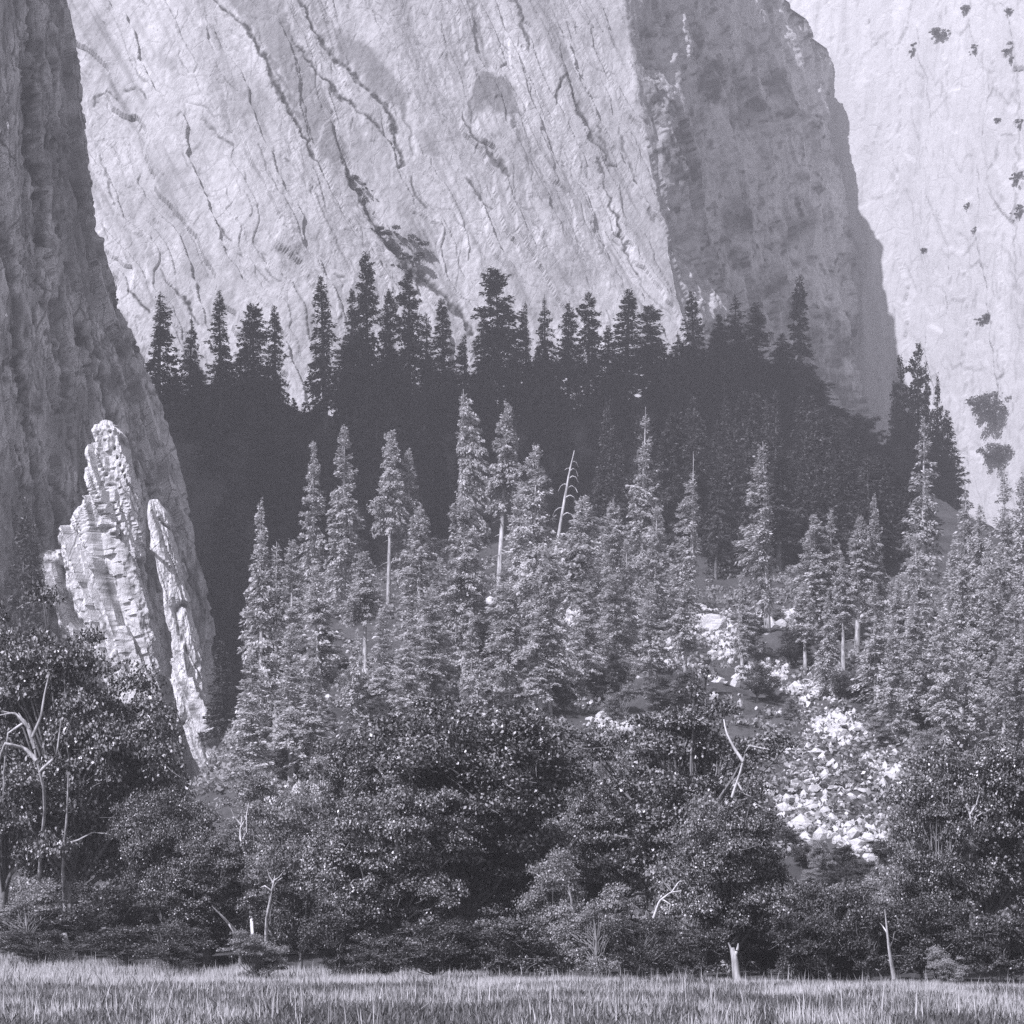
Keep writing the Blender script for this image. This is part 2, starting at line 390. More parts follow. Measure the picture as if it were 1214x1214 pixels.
for pts, w, val, dep in SEAMS:
    s_ = seam(pp, pts, np.array(w) * .75); stain = np.maximum(stain, s_ * min(1, val * 1.25)); groove = np.maximum(groove, s_ * dep)
for k in range(340):
    cx, cy = rng.uniform(95, 810), rng.uniform(0, 400); Lk = rng.exponential(12) + 4; an = math.radians(rng.normal(60, 15)); wv = rng.uniform(.3, 1.1)
    if rng.random() < .15: an = math.radians(rng.uniform(20, 45)); Lk = min(Lk, 8)
    q = [(cx, cy)]
    for s2 in range(3):
        an += rng.normal(0, .22); q.append((q[-1][0] + math.cos(an) * Lk / 3, q[-1][1] + math.sin(an) * Lk / 3))
    s_ = seam(pp, q, [wv * .5, wv, wv, wv * .5]); v = rng.uniform(.3, .8)
    stain = np.maximum(stain, s_ * v); groove = np.maximum(groove, s_ * rng.uniform(.3, 1.2))
PATCH = [([(640, -5), (735, -5), (780, 200), (800, 330), (770, 300), (720, 150)], .16), ([(200, -5), (250, 0), (320, 120), (330, 200), (270, 160), (215, 60)], .14), ([(430, -5), (540, -5), (560, 60), (500, 60)], .15), ([(580, 140), (640, 160), (690, 260), (680, 300), (620, 230)], .16), ([(130, 200), (220, 190), (260, 260), (200, 290), (140, 260)], .13),
         ([(262, -5), (335, -5), (350, 40), (388, 110), (410, 180), (385, 200), (345, 120), (315, 60)], .38), ([(395, 28), (425, 45), (452, 72), (474, 108), (480, 140), (455, 122), (430, 92), (402, 66)], .42),
         ([(560, 88), (602, 92), (606, 115), (616, 142), (580, 136), (550, 142), (552, 112)], .48), ([(405, 120), (430, 140), (440, 185), (415, 175)], .25), ([(490, 150), (520, 170), (525, 190), (500, 185)], .3),
         ([(230, 40), (255, 40), (255, 55), (240, 55)], .3), ([(185, 65), (210, 80), (208, 95), (190, 92)], .3), ([(225, 290), (250, 300), (245, 330), (215, 325)], .28), ([(335, 300), (370, 290), (370, 330), (340, 340)], .18)]
for k, (pl, v) in enumerate(PATCH): stain = np.maximum(stain, patch(pp, pl, 5, v * 1.35, k))
# lichen mottling of the flank
stk = np.clip(fbm(a_ / 9, b_ / 150, 171, 4, .6) * 3.6 - 1.7, 0, 1) * .32 + np.clip(fbm(a_ / 3, b_ / 45, 172, 3, .6) * 4 - 2.4, 0, 1) * .4; stain = np.maximum(stain, (stk * (1 - flank)).ravel())
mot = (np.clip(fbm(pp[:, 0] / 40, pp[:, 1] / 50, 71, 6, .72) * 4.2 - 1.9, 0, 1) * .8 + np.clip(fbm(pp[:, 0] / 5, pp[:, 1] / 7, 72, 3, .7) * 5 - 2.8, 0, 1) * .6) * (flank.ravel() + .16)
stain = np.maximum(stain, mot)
D -= .22 * groove.reshape(D.shape)
lip = np.zeros(P.shape[:2])
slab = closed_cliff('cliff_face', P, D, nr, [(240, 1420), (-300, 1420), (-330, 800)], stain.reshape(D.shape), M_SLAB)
tag(slab, 'sunlit seamed granite cliff face with a shaded right flank', 'cliff', kind='structure')

# --- far pale cliff on the right
zs = np.arange(60, 640, .9)
P = loft([lambda z: (wx(890, 1230 + (z - 90) * .1), 1230 + (z - 90) * .1), lambda z: (wx(1060, 1190 + (z - 90) * .13), 1190 + (z - 90) * .13),
          lambda z: (wx(1330, 1090 + (z - 90) * .16), 1090 + (z - 90) * .16)], zs, [60, 190])
nr = normals(P); x, y, z = P[..., 0], P[..., 1], P[..., 2]; pp = np.stack(pxpy(x, y, z), -1).reshape(-1, 2)
D = (fbm(x / 30, z / 160, 2, 3) - .5) * 7 + (fbm(x / 8, z / 40, 6, 3) - .5) * 2 + (fbm(x / 3, z / 4, 7, 3) - .5) * .5 + (cells((x + 4 * fbm(x / 9, z / 9, 3)) / 10, z / 60, 17) - .5) * 2.2 + (cells(x / 5, (z + 9 * fbm(x / 7, z / 9, 4)) / 16, 18) - .5) * .9
stain = np.zeros(len(pp))
for pts, w, v in [([(1190, 440), (1186, 448), (1180, 450)], 1.5, .8), ([(1207, 70), (1207, 120), (1206, 200), (1203, 260), (1205, 320)], 1.2, .6), 
                  ([(1188, 162), (1200, 160)], 1.2, .8), ([(1090, 140), (1088, 180), (1092, 200)], 1.2, .3), ([(1180, 105), (1174, 118)], 1.2, .7), ([(1185, 172), (1182, 190)], 1.2, .5),
                  ([(1178, 195), (1172, 205)], 1.2, .6), ([(1165, 378), (1178, 384)], 1.5, .6), ([(1078, 300), (1076, 320)], 1.2, .3), ([(1085, 60), (1078, 70)], 1.2, .6)]:
    stain = np.maximum(stain, seam(pp, pts, w) * v)
stain = np.maximum(stain, np.clip(fbm(pp[:, 0] / 9, pp[:, 1] / 26, 45, 4, .65) * 4 - 2.5, 0, 1) * .45 * (.35 + sstep(1130, 1214, pp[:, 0])))
for k in range(160):
    cx, cy = rng.uniform(1050, 1214), rng.uniform(0, 500); Lk = rng.uniform(3, 22)
    stain = np.maximum(stain, seam(pp, [(cx, cy), (cx - rng.uniform(-1, 3), cy + Lk)], rng.uniform(.5, 1.1)) * rng.uniform(.15, .5))
far = closed_cliff('far_cliff', P, D, nr, [(420, 1500), (60, 1500)], stain.reshape(D.shape), M_FAR)
tag(far, 'bright white granite cliff at the right with small shrubs', 'cliff', kind='structure')

# --- dark left buttress (stands out of the picture above and to the left)
zs = np.concatenate([np.arange(-4, 160, .45), np.arange(160, 560, 4)])
sil = ([-800, 0, 60, 140, 200, 300, 350, 420, 480, 560, 640, 720, 820, 920, 1117], [66, 72, 86, 92, 102, 116, 130, 158, 180, 204, 222, 242, 258, 276, 300])
t0 = lambda z: (wx(-30, 344), 344.0)
t1 = lambda z: (wx(55, 358) - max(z - 160, 0) * .02, 358.0)
t2 = px_col(sil[0], sil[1], 384, .02, 60)
t3 = px_col(sil[0], [q - 6 for q in sil[1]], 410, .02, 60)
t4 = px_col(sil[0], [q - 45 for q in sil[1]], 450, .02, 60)
P = loft([lambda z: (-330., 352.), lambda z: (-150., 346.), t0, t1, t2, t3, t4], zs, [6, 50, 130, 190, 30, 20])
nr = normals(P); x, y, z = P[..., 0], P[..., 1], P[..., 2]; pp = np.stack(pxpy(x, y, z), -1).reshape(-1, 2)
arc = np.cumsum(np.linalg.norm(np.diff(P[150], axis=0, prepend=P[150][:1]), axis=1))[None] + 0 * x
a_ = arc + z * .10; wd = np.clip(np.arange(P.shape[1]) / 40., 0, 1)[None]
wp = (fbm(a_ / 5, z / 12, 31, 4) - .5) * 5
D = (fbm(a_ / 12, z / 60, 51, 3) - .5) * 2.0 + (cells((a_ + wp) / 4.5, (z + 3 * wp) / 34, 52) - .5) * 2.2 + (cells((a_ + wp) / 1.8, (z - 2 * wp) / 13, 53) - .5) * 1.2
D += (cells((a_ + wp * .5) / .9, (z + wp) / 3.2, 55) - .5) * .55 + (fbm(a_ / 1.1, z / 2.0, 59, 4, .6) - .5) * .7
TS = [([(36, -5), (38, 100), (41, 160), (45, 200), (48, 240), (51, 290)], [2, 2, 2.5, 3, 3, 2], .85, 1.4), ([(0, 240), (6, 300), (10, 350), (15, 400), (24, 460), (33, 520), (40, 560)], [2, 3, 3, 3, 2.5, 2.5, 1.5], .95, 1.6),
      ([(12, 300), (17, 360), (24, 420)], 1.5, .5, .8), ([(72, 290), (80, 350), (95, 400), (110, 450)], [2, 2, 2.5, 2], .7, 1.2), ([(62, 360), (70, 420), (75, 470), (82, 520)], [3, 4, 4, 3], .5, 1),
      ([(70, 130), (78, 180), (88, 230), (100, 280)], [2, 3, 3, 2], .55, 1), ([(95, 330), (110, 400), (120, 460), (128, 510)], [2, 3, 3, 2], .6, 1), ([(125, 400), (150, 470), (180, 560), (200, 620)], [2, 2, 2, 1], .6, .9),
      ([(55, 150), (60, 230), (70, 300)], 1.5, .6, .8), ([(20, 0), (24, 80), (26, 160)], 1.2, .5, .7), ([(140, 430), (170, 520), (195, 590), (225, 700)], 1.2, .5, .7)]
stain = np.zeros(len(pp)); groove = np.zeros(len(pp))
for pts, w, v, dep in TS:
    s_ = seam(pp, pts, np.array(w) * 1.9); stain = np.maximum(stain, s_ * min(1, v * 1.5)); groove = np.maximum(groove, s_ * dep)
for k in range(230):
    cx, cy = rng.uniform(0, 220), rng.uniform(0, 700); Lk = rng.exponential(40) + 8; lx = .12 + cy / 3000
    s_ = seam(pp, [(cx, cy), (cx + Lk * lx * .5 + rng.normal(0, 2), cy + Lk / 2), (cx + Lk * lx, cy + Lk)], rng.uniform(.5, 2.0)); stain = np.maximum(stain, s_ * rng.uniform(.4, 1.0)); groove = np.maximum(groove, s_ * rng.uniform(.2, .7))
for k, (pl, v) in enumerate([([(50, 140), (78, 150), (98, 230), (105, 320), (85, 310), (60, 230), (48, 200)], .55), ([(65, 60), (85, 60), (90, 130), (78, 110)], .55), ([(68, 260), (95, 270), (112, 370), (75, 340)], .5),
                             ([(60, 440), (110, 470), (105, 560), (60, 540)], .45), ([(0, 560), (60, 580), (80, 640), (0, 680)], .5), ([(0, 0), (30, 0), (25, 40), (0, 40)], .3)]):
    stain = np.maximum(stain, patch(pp, pl, 7, v, 30 + k))
stain = np.maximum(stain, np.clip(fbm(pp[:, 0] / 7, pp[:, 1] / 30, 91, 5, .65) * 4.2 - 2.0, 0, 1) * .7)
D = (D - groove.reshape(D.shape)) * wd
tow = closed_cliff('rock_buttress', P, D, nr, [(-330., 480.)], stain.reshape(D.shape), M_TOWER, False)
tag(tow, 'dark shaded granite buttress with vertical streaks at the left edge', 'cliff', kind='structure')

# ------------------------------------------------------------------ lit crags below the buttress
def crag(name, rows, Y, depth, seed, label, sink=0, group=None):
    """rows: (py, left px, right px) from top to bottom; a closed, blocky rock body of real thickness"""
    rows = np.array(rows, float); pys = np.arange(rows[0, 0], rows[-1, 0] + .1, 1.2)
    L = np.interp(pys, rows[:, 0], rows[:, 1]); R = np.interp(pys, rows[:, 0], rows[:, 2])
    k = 84; th = np.linspace(0, 2 * math.pi, k, endpoint=False)
    c = np.sign(np.cos(th)) * np.abs(np.cos(th)) ** .6; s = np.sign(np.sin(th)) * np.abs(np.sin(th)) ** .6
    cx = wx((L + R) / 2, Y); hw = (R - L) / 2 / F * Y; z = wz(pys, Y)
    tp = np.minimum(1, np.sqrt(np.arange(len(pys)) / 14.) * .9 + .1)
    X = cx[:, None] + hw[:, None] * c[None]; Yy = Y - depth * tp[:, None] * (s[None] * .9 + .25 * c[None] * -1); Z = z[:, None] + 0 * X
    P = np.stack([X, Yy, Z], -1)
    a = th[None] * 2.2 + 0 * Z; u = X * .9 + Yy * .6
    q = X + (z[:, None] - z[0]) * .32 + (fbm(u / 2, Z / 14, seed + 2, 3) - .5) * 1.2
    D = (cells(q / 1.8 + 40, Z / 26 + q / 9, seed) - .5) * 1.8 + (cells(q / .8 + 9, Z / 12 + q / 3, seed + 3) - .5) * .6 + (fbm(u / .7, Z / 2.2, seed + 6, 4, .6) - .5) * 1.0 - .7 * sstep(.9, 1, ridge(q / 2.3, Z / 9, seed + 8))
    out = np.stack([X - cx[:, None], (Yy - Y), 0 * Z], -1); out /= np.linalg.norm(out, axis=-1, keepdims=True) + 1e-6
    P = P + out * (D * np.minimum(1, hw[:, None] / 2.0))[..., None]
    V = P.reshape(-1, 3); n = len(pys)
    Fq = grid_faces(n, k, True); V = np.concatenate([V, [P[0].mean(0)], [P[-1].mean(0)]])
    j = np.arange(k); T = np.concatenate([Fq[:, [0, 2, 1]], Fq[:, [0, 3, 2]], np.stack([j, (j + 1) % k, np.full(k, n * k)], -1), np.stack([(n - 1) * k + (j + 1) % k, (n - 1) * k + j, np.full(k, n * k + 1)], -1)])
    stn = np.maximum(np.clip(fbm(q / 1.3, Z / 2.4, seed + 11, 4, .65) * 4.4 - 2.5, 0, 1), sstep(.93, 1, ridge(q / 2.3, Z / 9, seed + 8)) * .9).ravel() * .95
    stn = np.append(stn, [0, 0])
    o = obj(name, mesh_data(name, V, T, M_SPUR, False, {'stain': stn}))
    return tag(o, label, 'crag', group)

crag('rock_crag', [(499, 127, 131), (503, 121, 137), (508, 112, 146), (515, 110, 153), (530, 109, 157), (570, 107, 163), (600, 101, 167), (618, 88, 169), (640, 78, 171), (690, 86, 176), (740, 106, 182), (800, 130, 191), (870, 150, 203), (930, 160, 212)], 338, 4.2, 3, 'tall jagged pale crag tapering upward against the dark buttress')
crag('rock_crag', [(652, 62, 76), (664, 54, 94), (690, 54, 108), (710, 63, 120), (730, 77, 132), (790, 100, 156)], 340, 3.0, 43, 'small smooth pale crag just above the left oak')
crag('rock_crag', [(592, 179, 188), (610, 179, 201), (650, 182, 212), (690, 188, 219), (740, 194, 235), (800, 204, 246), (850, 216, 258), (900, 234, 272), (925, 246, 278), (990, 258, 284)], 330, 3.0, 83, 'long thin pale rock rib running down right of the dark cleft')

# ------------------------------------------------------------------ conifers
def quads_from(C, U, Wd):
    """diamond sprays: centres, half-length and half-width vectors"""
    V = np.stack([C - U, C + Wd - U * .15, C + U, C - Wd - U * .15], 1).reshape(-1, 3)
    return V, np.arange(len(V)).reshape(-1, 4)

def conifer(seed, H=26., R=3.2, crown0=.08, dens=1.0, droop=.25, irr=.35, power=.8, bare=None, side=None, spike=0.0, lean=0.0, bend=0.0, gap=.1, mat=M_CONIFER, bark=M_BARK, spray=.38, twigs=16):
    r = np.random.default_rng(seed)
    hz = np.linspace(0, H, 14); tx = lean * hz + bend * np.sin(hz / H * 3.0); ty = lean * .3 * hz
    mb = MB(); mb.tube(np.stack([tx, ty, hz], -1), np.maximum(.015 * H * (1 - hz / H) ** .85, .035), 8)
    axis = lambda h: np.stack([np.interp(h, hz, tx), np.interp(h, hz, ty), h], -1)
    n = int(13.0 * H * dens); t = np.sort(r.random(n) ** .9); t = t * (1 - spike)
    layer = fbm(t * H * .55, np.zeros(n) + seed, seed, 2)                   # ragged tiers
    h = H * (crown0 + (1 - crown0) * t); az = r.random(n) * 2 * math.pi
    prof = (1 - t / (1 - spike + 1e-6)) ** power * np.minimum(1, .62 + t * 2.2)
    lump = fbm(np.cos(az) * 1.3 + 5, h / 2.4 + np.sin(az) * 1.3, seed + 3, 2)
    ln = R * prof * (1 - irr + 2.4 * irr * (lump * .95 + layer * .15 - .05)) * r.uniform(.45, 1.15, n) + .22
    keep = (r.random(n) > gap) & (lump > .33)
    if bare is not None: keep &= ~((t > bare[0]) & (t < bare[1]) & (r.random(n) > .1))
    if side is not None: ln = ln * (.55 + .45 * np.cos(az - side)) + .1
    t, h, az, ln = t[keep], h[keep], az[keep], ln[keep]; n = len(t)
    up = np.interp(t, [0, .5, .85, 1], [-.35, -.10, .35, .9]) + r.normal(0, .24, n)
    m = np.maximum(5, (ln / .17 * 3.6).astype(int)); idx = np.repeat(np.arange(n), m); k = len(idx)
    s = r.random(k) ** .75 * .93 + .07; l = ln[idx]
    lat = r.normal(0, 1, k) * (.20 * l * (1.05 - s) + .12)
    dirx, diry = np.cos(az[idx]), np.sin(az[idx])
    rad = l * s; zz = l * (up[idx] * s - droop * s * s * (1 + .4 * np.sin(idx)) + .10 * s ** 4) - np.abs(lat) * .3 + r.normal(-.12, .16, k)
    C = axis(h[idx]); C[:, 0] += rad * dirx - lat * diry; C[:, 1] += rad * diry + lat * dirx; C[:, 2] += zz
    sg = np.sign(lat); U = np.stack([dirx - sg * diry * .7, diry + sg * dirx * .7, up[idx] - 2 * droop * s - r.random(k) * .35 + .1], -1) + r.normal(0, .45, (k, 3))
    U /= np.linalg.norm(U, axis=1, keepdims=True)
    nn = np.stack([dirx * .7, diry * .7, np.ones(k)], -1) + r.normal(0, .9, (k, 3))
    Wd = np.cross(U, nn); Wd /= np.linalg.norm(Wd, axis=1, keepdims=True) + 1e-6
    L = spray * r.uniform(.6, 1.25, k) * np.clip(.55 + l / 3, .55, 1.1)
    V, Q = quads_from(C, U * L[:, None] * .62, Wd * L[:, None] * r.uniform(.2, .36, k)[:, None])
    for j in range(twigs):                                                   # bare limbs
        hh = H * r.uniform(.06, .97); a = r.random() * 6.28; ll = R * r.uniform(.35, .9) * max(.15, 1 - hh / H)
        p = axis(np.array([hh]))[0]; q = np.linspace(0, 1, 5)
        pts = p + np.stack([q * ll * math.cos(a), q * ll * math.sin(a), ll * (-.1 * q - .25 * q * q)], -1); mb.tube(pts, .07 * (1 - q * .8), 4)
    return mb.data('trunk', bark, True), mesh_data('crown', V, Q, mat)

def shape(seed, **k):
    a, b = conifer(seed, **k); kw = k
    return dict(trunk=a, crown=b, H=kw.get('H', 26.), R=kw.get('R', 3.2))

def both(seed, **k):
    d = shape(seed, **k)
    c = d['crown'].copy(); c.materials[0] = M_SHADECON; t = d['trunk'].copy(); t.materials[0] = M_DARKBARK  # shaded copy: same meshes with needles and bark in darker colour
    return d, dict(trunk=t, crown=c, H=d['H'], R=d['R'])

LIT, DARK = {}, {}
SPECS = dict(
 full=[dict(seed=1), dict(seed=2, irr=.45, dens=1.1), dict(seed=3, power=.65, R=3.4), dict(seed=4, droop=.35, irr=.4), dict(seed=9, power=.95, R=3.6, dens=1.1), dict(seed=61, power=.55, irr=.6, gap=.22, crown0=.14), dict(seed=62, power=1.1, R=3.8, irr=.5, droop=.45), dict(seed=63, power=.75, irr=.65, gap=.28, spike=.06, crown0=.1, twigs=30), dict(seed=64, power=.6, irr=.5, side=1.0, crown0=.18)],
 thin=[dict(seed=5, R=2.6, gap=.3, irr=.6, dens=.85, droop=.35), dict(seed=6, R=2.6, gap=.25, irr=.55, crown0=.2, dens=.9)],
 open=[dict(seed=7, R=3.0, crown0=.38, gap=.2, irr=.5, dens=.95, twigs=26), dict(seed=8, R=3.2, crown0=.45, irr=.55, dens=.9, twigs=26, power=.6)],
 round=[dict(seed=10, R=3.6, power=.45, irr=.55, crown0=.2, dens=1.15), dict(seed=12, R=3.6, power=.5, irr=.6, crown0=.25, dens=1.05)],
 spire=[dict(seed=13, R=2.4, power=.7, spike=.05, gap=.2, irr=.6, bare=(.8, .9), twigs=24)],
 spike=[dict(seed=14, R=2.8, power=.5, spike=.14, gap=.2, irr=.55, crown0=.15, side=2.6, twigs=30)],
 snagtop=[dict(seed=15, R=2.9, power=.8, crown0=.52, gap=.15, irr=.6, dens=1.1, lean=.03, twigs=30, bark=M_DEAD)],
 broken=[dict(seed=16, R=3.6, power=.35, spike=.04, crown0=.3, side=-.2, droop=.6, gap=.2, irr=.5, twigs=30, bark=M_DEAD)],
)
for kname, lst in SPECS.items():
    LIT[kname], DARK[kname] = [], []
    for kw in lst:
        a, b = both(**kw); LIT[kname].append(a); DARK[kname].append(b)

USED = {}
prng = random.Random(5)
def plant(name, var, x, Y, z, sx, sz, rot, label, cat, group=None):
    e = bpy.data.objects.new(name, None); col.objects.link(e); e.location = (x, Y, z); e.rotation_euler = (0, 0, rot); e.scale = (sx, sx, sz)
    e.empty_display_size = .5
    if cat == 'conifer tree': e.rotation_euler = (prng.gauss(0, .018), prng.gauss(0, .022), rot)
    tag(e, label, cat, group)
    key = id(var)
    if key not in USED:
        USED[key] = [obj(p, var[p], e) for p in ('trunk', 'crown')]
    else:
        for src in USED[key]:
            c = src.copy(); c.parent = e; col.objects.link(c)
    return e

def conifer_at(px, tip, hw, kind, label, Y=None, bottom=None, dark=False, group=None, name=None, rot=None):
    if Y is None: Y = hit_Y(px, bottom)
    x = wx(px, Y); z = ground_z(x, Y) - .3; top = wz(tip, Y); H = max(top - z, 2.0)
    v = prng.choice((DARK if dark else LIT)[kind])
    sz = H / v['H']; sx = hw / F * Y / v['R'] * (1.4 if dark else 1.1)
    if rot is None: rot = prng.uniform(0, 6.28)
    return plant(name or 'conifer_tree', v, x, Y, z, sx, sz, rot, label, 'conifer tree', group)

G_MID = 'sunlit conifers on the talus slope'
MID = [  # photo x, tip, foot, half width, shape, label
 (310, 592, 905, 36, 'full', 'tall broad sunlit conifer, leftmost of the bright row, beside the dark gully'),
 (326, 640, 900, 30, 'full', 'second sunlit conifer tucked against the right side of the leftmost bright one'),
 (371, 524, 740, 23, 'full', 'narrow sunlit conifer just left of the bushier twin of equal height'),
 (408, 504, 735, 29, 'full', 'bushy sunlit conifer, tallest of the left cluster'),
 (380, 668, 900, 33, 'open', 'lower sunlit conifer with a bright trunk in front of the left cluster'),
 (433, 655, 800, 25, 'open', 'small bright conifer with a long bare white lower trunk'),
 (460, 512, 720, 20, 'open', 'slim conifer with bare lower stem behind the left cluster'),
 (486, 532, 715, 24, 'full', 'conifer with blunt pale top between slim bare-stemmed one and broken-topped one'),
 (494, 600, 810, 32, 'full', 'dense sunlit conifer in front of the blunt pale-topped one'),
 (549, 590, 812, 30, 'round', 'round-shouldered sunlit conifer with straight pale trunk above the white rocks'),
 (590, 480, 720, 25, 'snagtop', 'tall conifer with live ragged top over a bare white trunk'),
 (551, 462, 705, 27, 'broken', 'broken-topped conifer whose drooping branches all hang to the right'),
 (635, 530, 800, 30, 'full', 'leafy sunlit conifer at the middle of the row, left of the leaning bare snag'),
 (615, 572, 790, 27, 'thin', 'thin sunlit conifer pressed against the left of the middle leafy one'),
 (652, 650, 850, 30, 'round', 'low bushy conifer below the leaning bare snag'),
 (692, 590, 790, 30, 'open', 'sunlit conifer with thin bright trunk just right of the leaning bare snag'),
 (730, 598, 760, 24, 'round', 'dull round-topped conifer left of the spire with the tufted tip'),
 (759, 483, 720, 22, 'spire', 'slender spire conifer with a separate tuft at its tip'),
 (775, 600, 740, 24, 'full', 'short conifer under the right side of the tufted spire'),
 (819, 538, 735, 26, 'spike', 'conifer with a bare spike top and white trunk, foliage mostly on one side'),
 (910, 523, 752, 31, 'full', 'tall isolated conical conifer standing against the dark slope right of centre'),
 (968, 612, 765, 26, 'full', 'left one of a close pair of conifers right of the isolated cone'),
 (987, 604, 760, 20, 'thin', 'right one of a close pair, thinner and slightly taller'),
 (1016, 612, 775, 25, 'open', 'conifer with pale upper trunk right of the close pair'),
 (1036, 588, 765, 23, 'full', 'taller conifer directly behind the pale-trunked one at the right'),
 (1094, 496, 740, 27, 'thin', 'tall sparse layered conifer before the dark corner of the far cliff'),
 (1094, 632, 840, 33, 'full', 'dense conifer at the foot of the tall sparse layered one'),
 (1040, 690, 850, 26, 'thin', 'narrow pale conifer below the dark gap at the right'),
 (1155, 573, 800, 28, 'full', 'dense hazy conifer whose tip overlaps the white far cliff'),
 (1188, 552, 790, 26, 'thin', 'thin ragged conifer with tip against the white far cliff'),
 (1212, 560, 800, 28, 'full', 'conifer cut by the right border before the white cliff'),
 (1140, 668, 870, 28, 'open', 'pale stemmed conifer in the lower right stand'),
 (1178, 690, 890, 28, 'full', 'bushy conifer in front of the lower right stand'),
 (1205, 705, 880, 24, 'thin', 'thin conifer low at the right border'),
 (1060, 730, 880, 25, 'full', 'short conifer rising from brush above the pale boulder heap'),
 (980, 700, 830, 22, 'full', 'short conifer below the close pair'),
 (812, 690, 830, 22, 'open', 'small conifer with straight pale stem below the spike-topped one'),
 (880, 680, 790, 18, 'full', 'small conifer at the left foot of the isolated cone'),
 (725, 680, 800, 22, 'round', 'dark-footed small tree standing before the white boulders at centre'),
 (690, 690, 830, 24, 'full', 'bushy conifer just left of the white boulders at centre'),
 (600, 690, 840, 27, 'round', 'bushy low conifer behind the crown of the centre oak'),
 (510, 700, 830, 25, 'full', 'low conifer left of the white rocks behind the centre oak'),
 (455, 720, 860, 24, 'thin', 'low thin conifer right of the white-stemmed small one'),
 (345, 740, 930, 28, 'thin', 'low conifer between the two tallest of the lower left stand'),
 (418, 745, 910, 26, 'full', 'low conifer at the upper left edge of the centre oak'),
 (300, 770, 950, 28, 'thin', 'low ragged conifer at the foot of the leftmost bright one'),
]
for px, tip, bot, hw, kind, lab in MID:
    conifer_at(px, tip, hw, kind, lab, bottom=bot, group=G_MID, rot=0 if kind in ('broken', 'spike', 'snagtop') else None)

G_RIDGE = 'dark conifers along the ridge'
RIDGE = [
 (187, 346, 24, 'full', 585, 'first dark conifer on the ridge beside the left buttress'),
 (224, 371, 15, 'full', 590, 'short dark conifer between the first two big ridge trees'),
 (262, 346, 16, 'thin', 596, 'slim dark conifer standing apart on the ridge with pale rock on both sides'),
 (303, 362, 20, 'round', 596, 'flat-topped dark conifer, left of a touching pair on the ridge'),
 (327, 362, 15, 'thin', 600, 'dark conifer leaning into its flat-topped neighbour on the ridge'),
 (387, 328, 19, 'thin', 590, 'tall open-branched dark conifer left of the main ridge clump'),
 (437, 298, 20, 'full', 610, 'highest dark conifer of the ridge clump, beneath the bushy cliff crack'),
 (417, 343, 17, 'full', 605, 'dark conifer filling the left shoulder of the highest ridge tree'),
 (462, 343, 17, 'full', 608, 'dark conifer just right of the highest ridge tree'),
 (485, 322, 19, 'full', 615, 'second highest dark conifer of the left ridge clump'),
 (505, 372, 16, 'thin', 604, 'low dark conifer right of the second highest ridge tree'),
 (528, 354, 18, 'thin', 606, 'ragged dark conifer before the lower end of the cliff crack'),
 (550, 395, 16, 'full', 600, 'small dark conifer in the dip left of the broad ridge tree'),
 (595, 319, 25, 'round', 612, 'broad blunt-topped dark conifer on the ridge at centre'),
 (576, 372, 16, 'thin', 606, 'dark conifer at the left foot of the broad blunt-topped one'),
 (624, 357, 15, 'full', 610, 'dark conifer right beside the broad blunt-topped one'),
 (647, 349, 15, 'full', 612, 'pointed dark conifer, first of three small ridge points right of centre'),
 (674, 360, 14, 'full', 610, 'dark conifer, middle of three small ridge points right of centre'),
 (697, 348, 17, 'full', 608, 'dark conifer, last and tallest of three ridge points'),
 (720, 385, 14, 'thin', 604, 'low dark conifer left of the open pyramidal one'),
 (740, 342, 22, 'thin', 606, 'open pyramidal dark conifer on the ridge near the cliff flank'),
 (775, 364, 18, 'round', 610, 'paler round-topped conifer right of the open pyramidal one'),
 (800, 392, 17, 'full', 604, 'low dark conifer under the corner of the cliff flank'),
 (824, 345, 18, 'thin', 640, 'hazy conifer rising in front of the shaded cliff flank'),
 (853, 372, 16, 'full', 612, 'blunt dark conifer on the ridge before the shaded flank'),
 (872, 350, 15, 'thin', 618, 'thin dark conifer with ragged tip before the shaded flank'),
 (897, 358, 18, 'full', 614, 'dark conifer at the right end of the ridge crest'),
 (927, 395, 14, 'thin', 622, 'small conifer on the falling end of the ridge'),
 (950, 328, 22, 'thin', 655, 'tall grey conifer beyond the falling end of the ridge'),
]
for px, tip, hw, kind, Y, lab in RIDGE:
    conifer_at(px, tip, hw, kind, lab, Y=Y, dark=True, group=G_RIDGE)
conifer_at(122, 345, 17, 'round', 'dark bushy conifer rooted at the right edge of the buttress', Y=392, dark=True)
for px, tip, hw, Y, lab in [(262, 760, 18, 300, 'small dim conifer right of the long thin rock rib'), (272, 545, 20, 430, 'dim conifer alone in the shaded gully'), (242, 640, 18, 420, 'faint shaded conifer hugging the buttress foot'),
                            (207, 790, 12, 331, 'dark small tree wedged in the cleft between pale crags'), (12, 590, 24, 335, 'shaded conifer at the left border under the buttress'), (45, 620, 20, 332, 'shaded tree at the buttress foot left of the crags')]:
    conifer_at(px, tip, hw, 'thin', lab, Y=Y, dark=True)

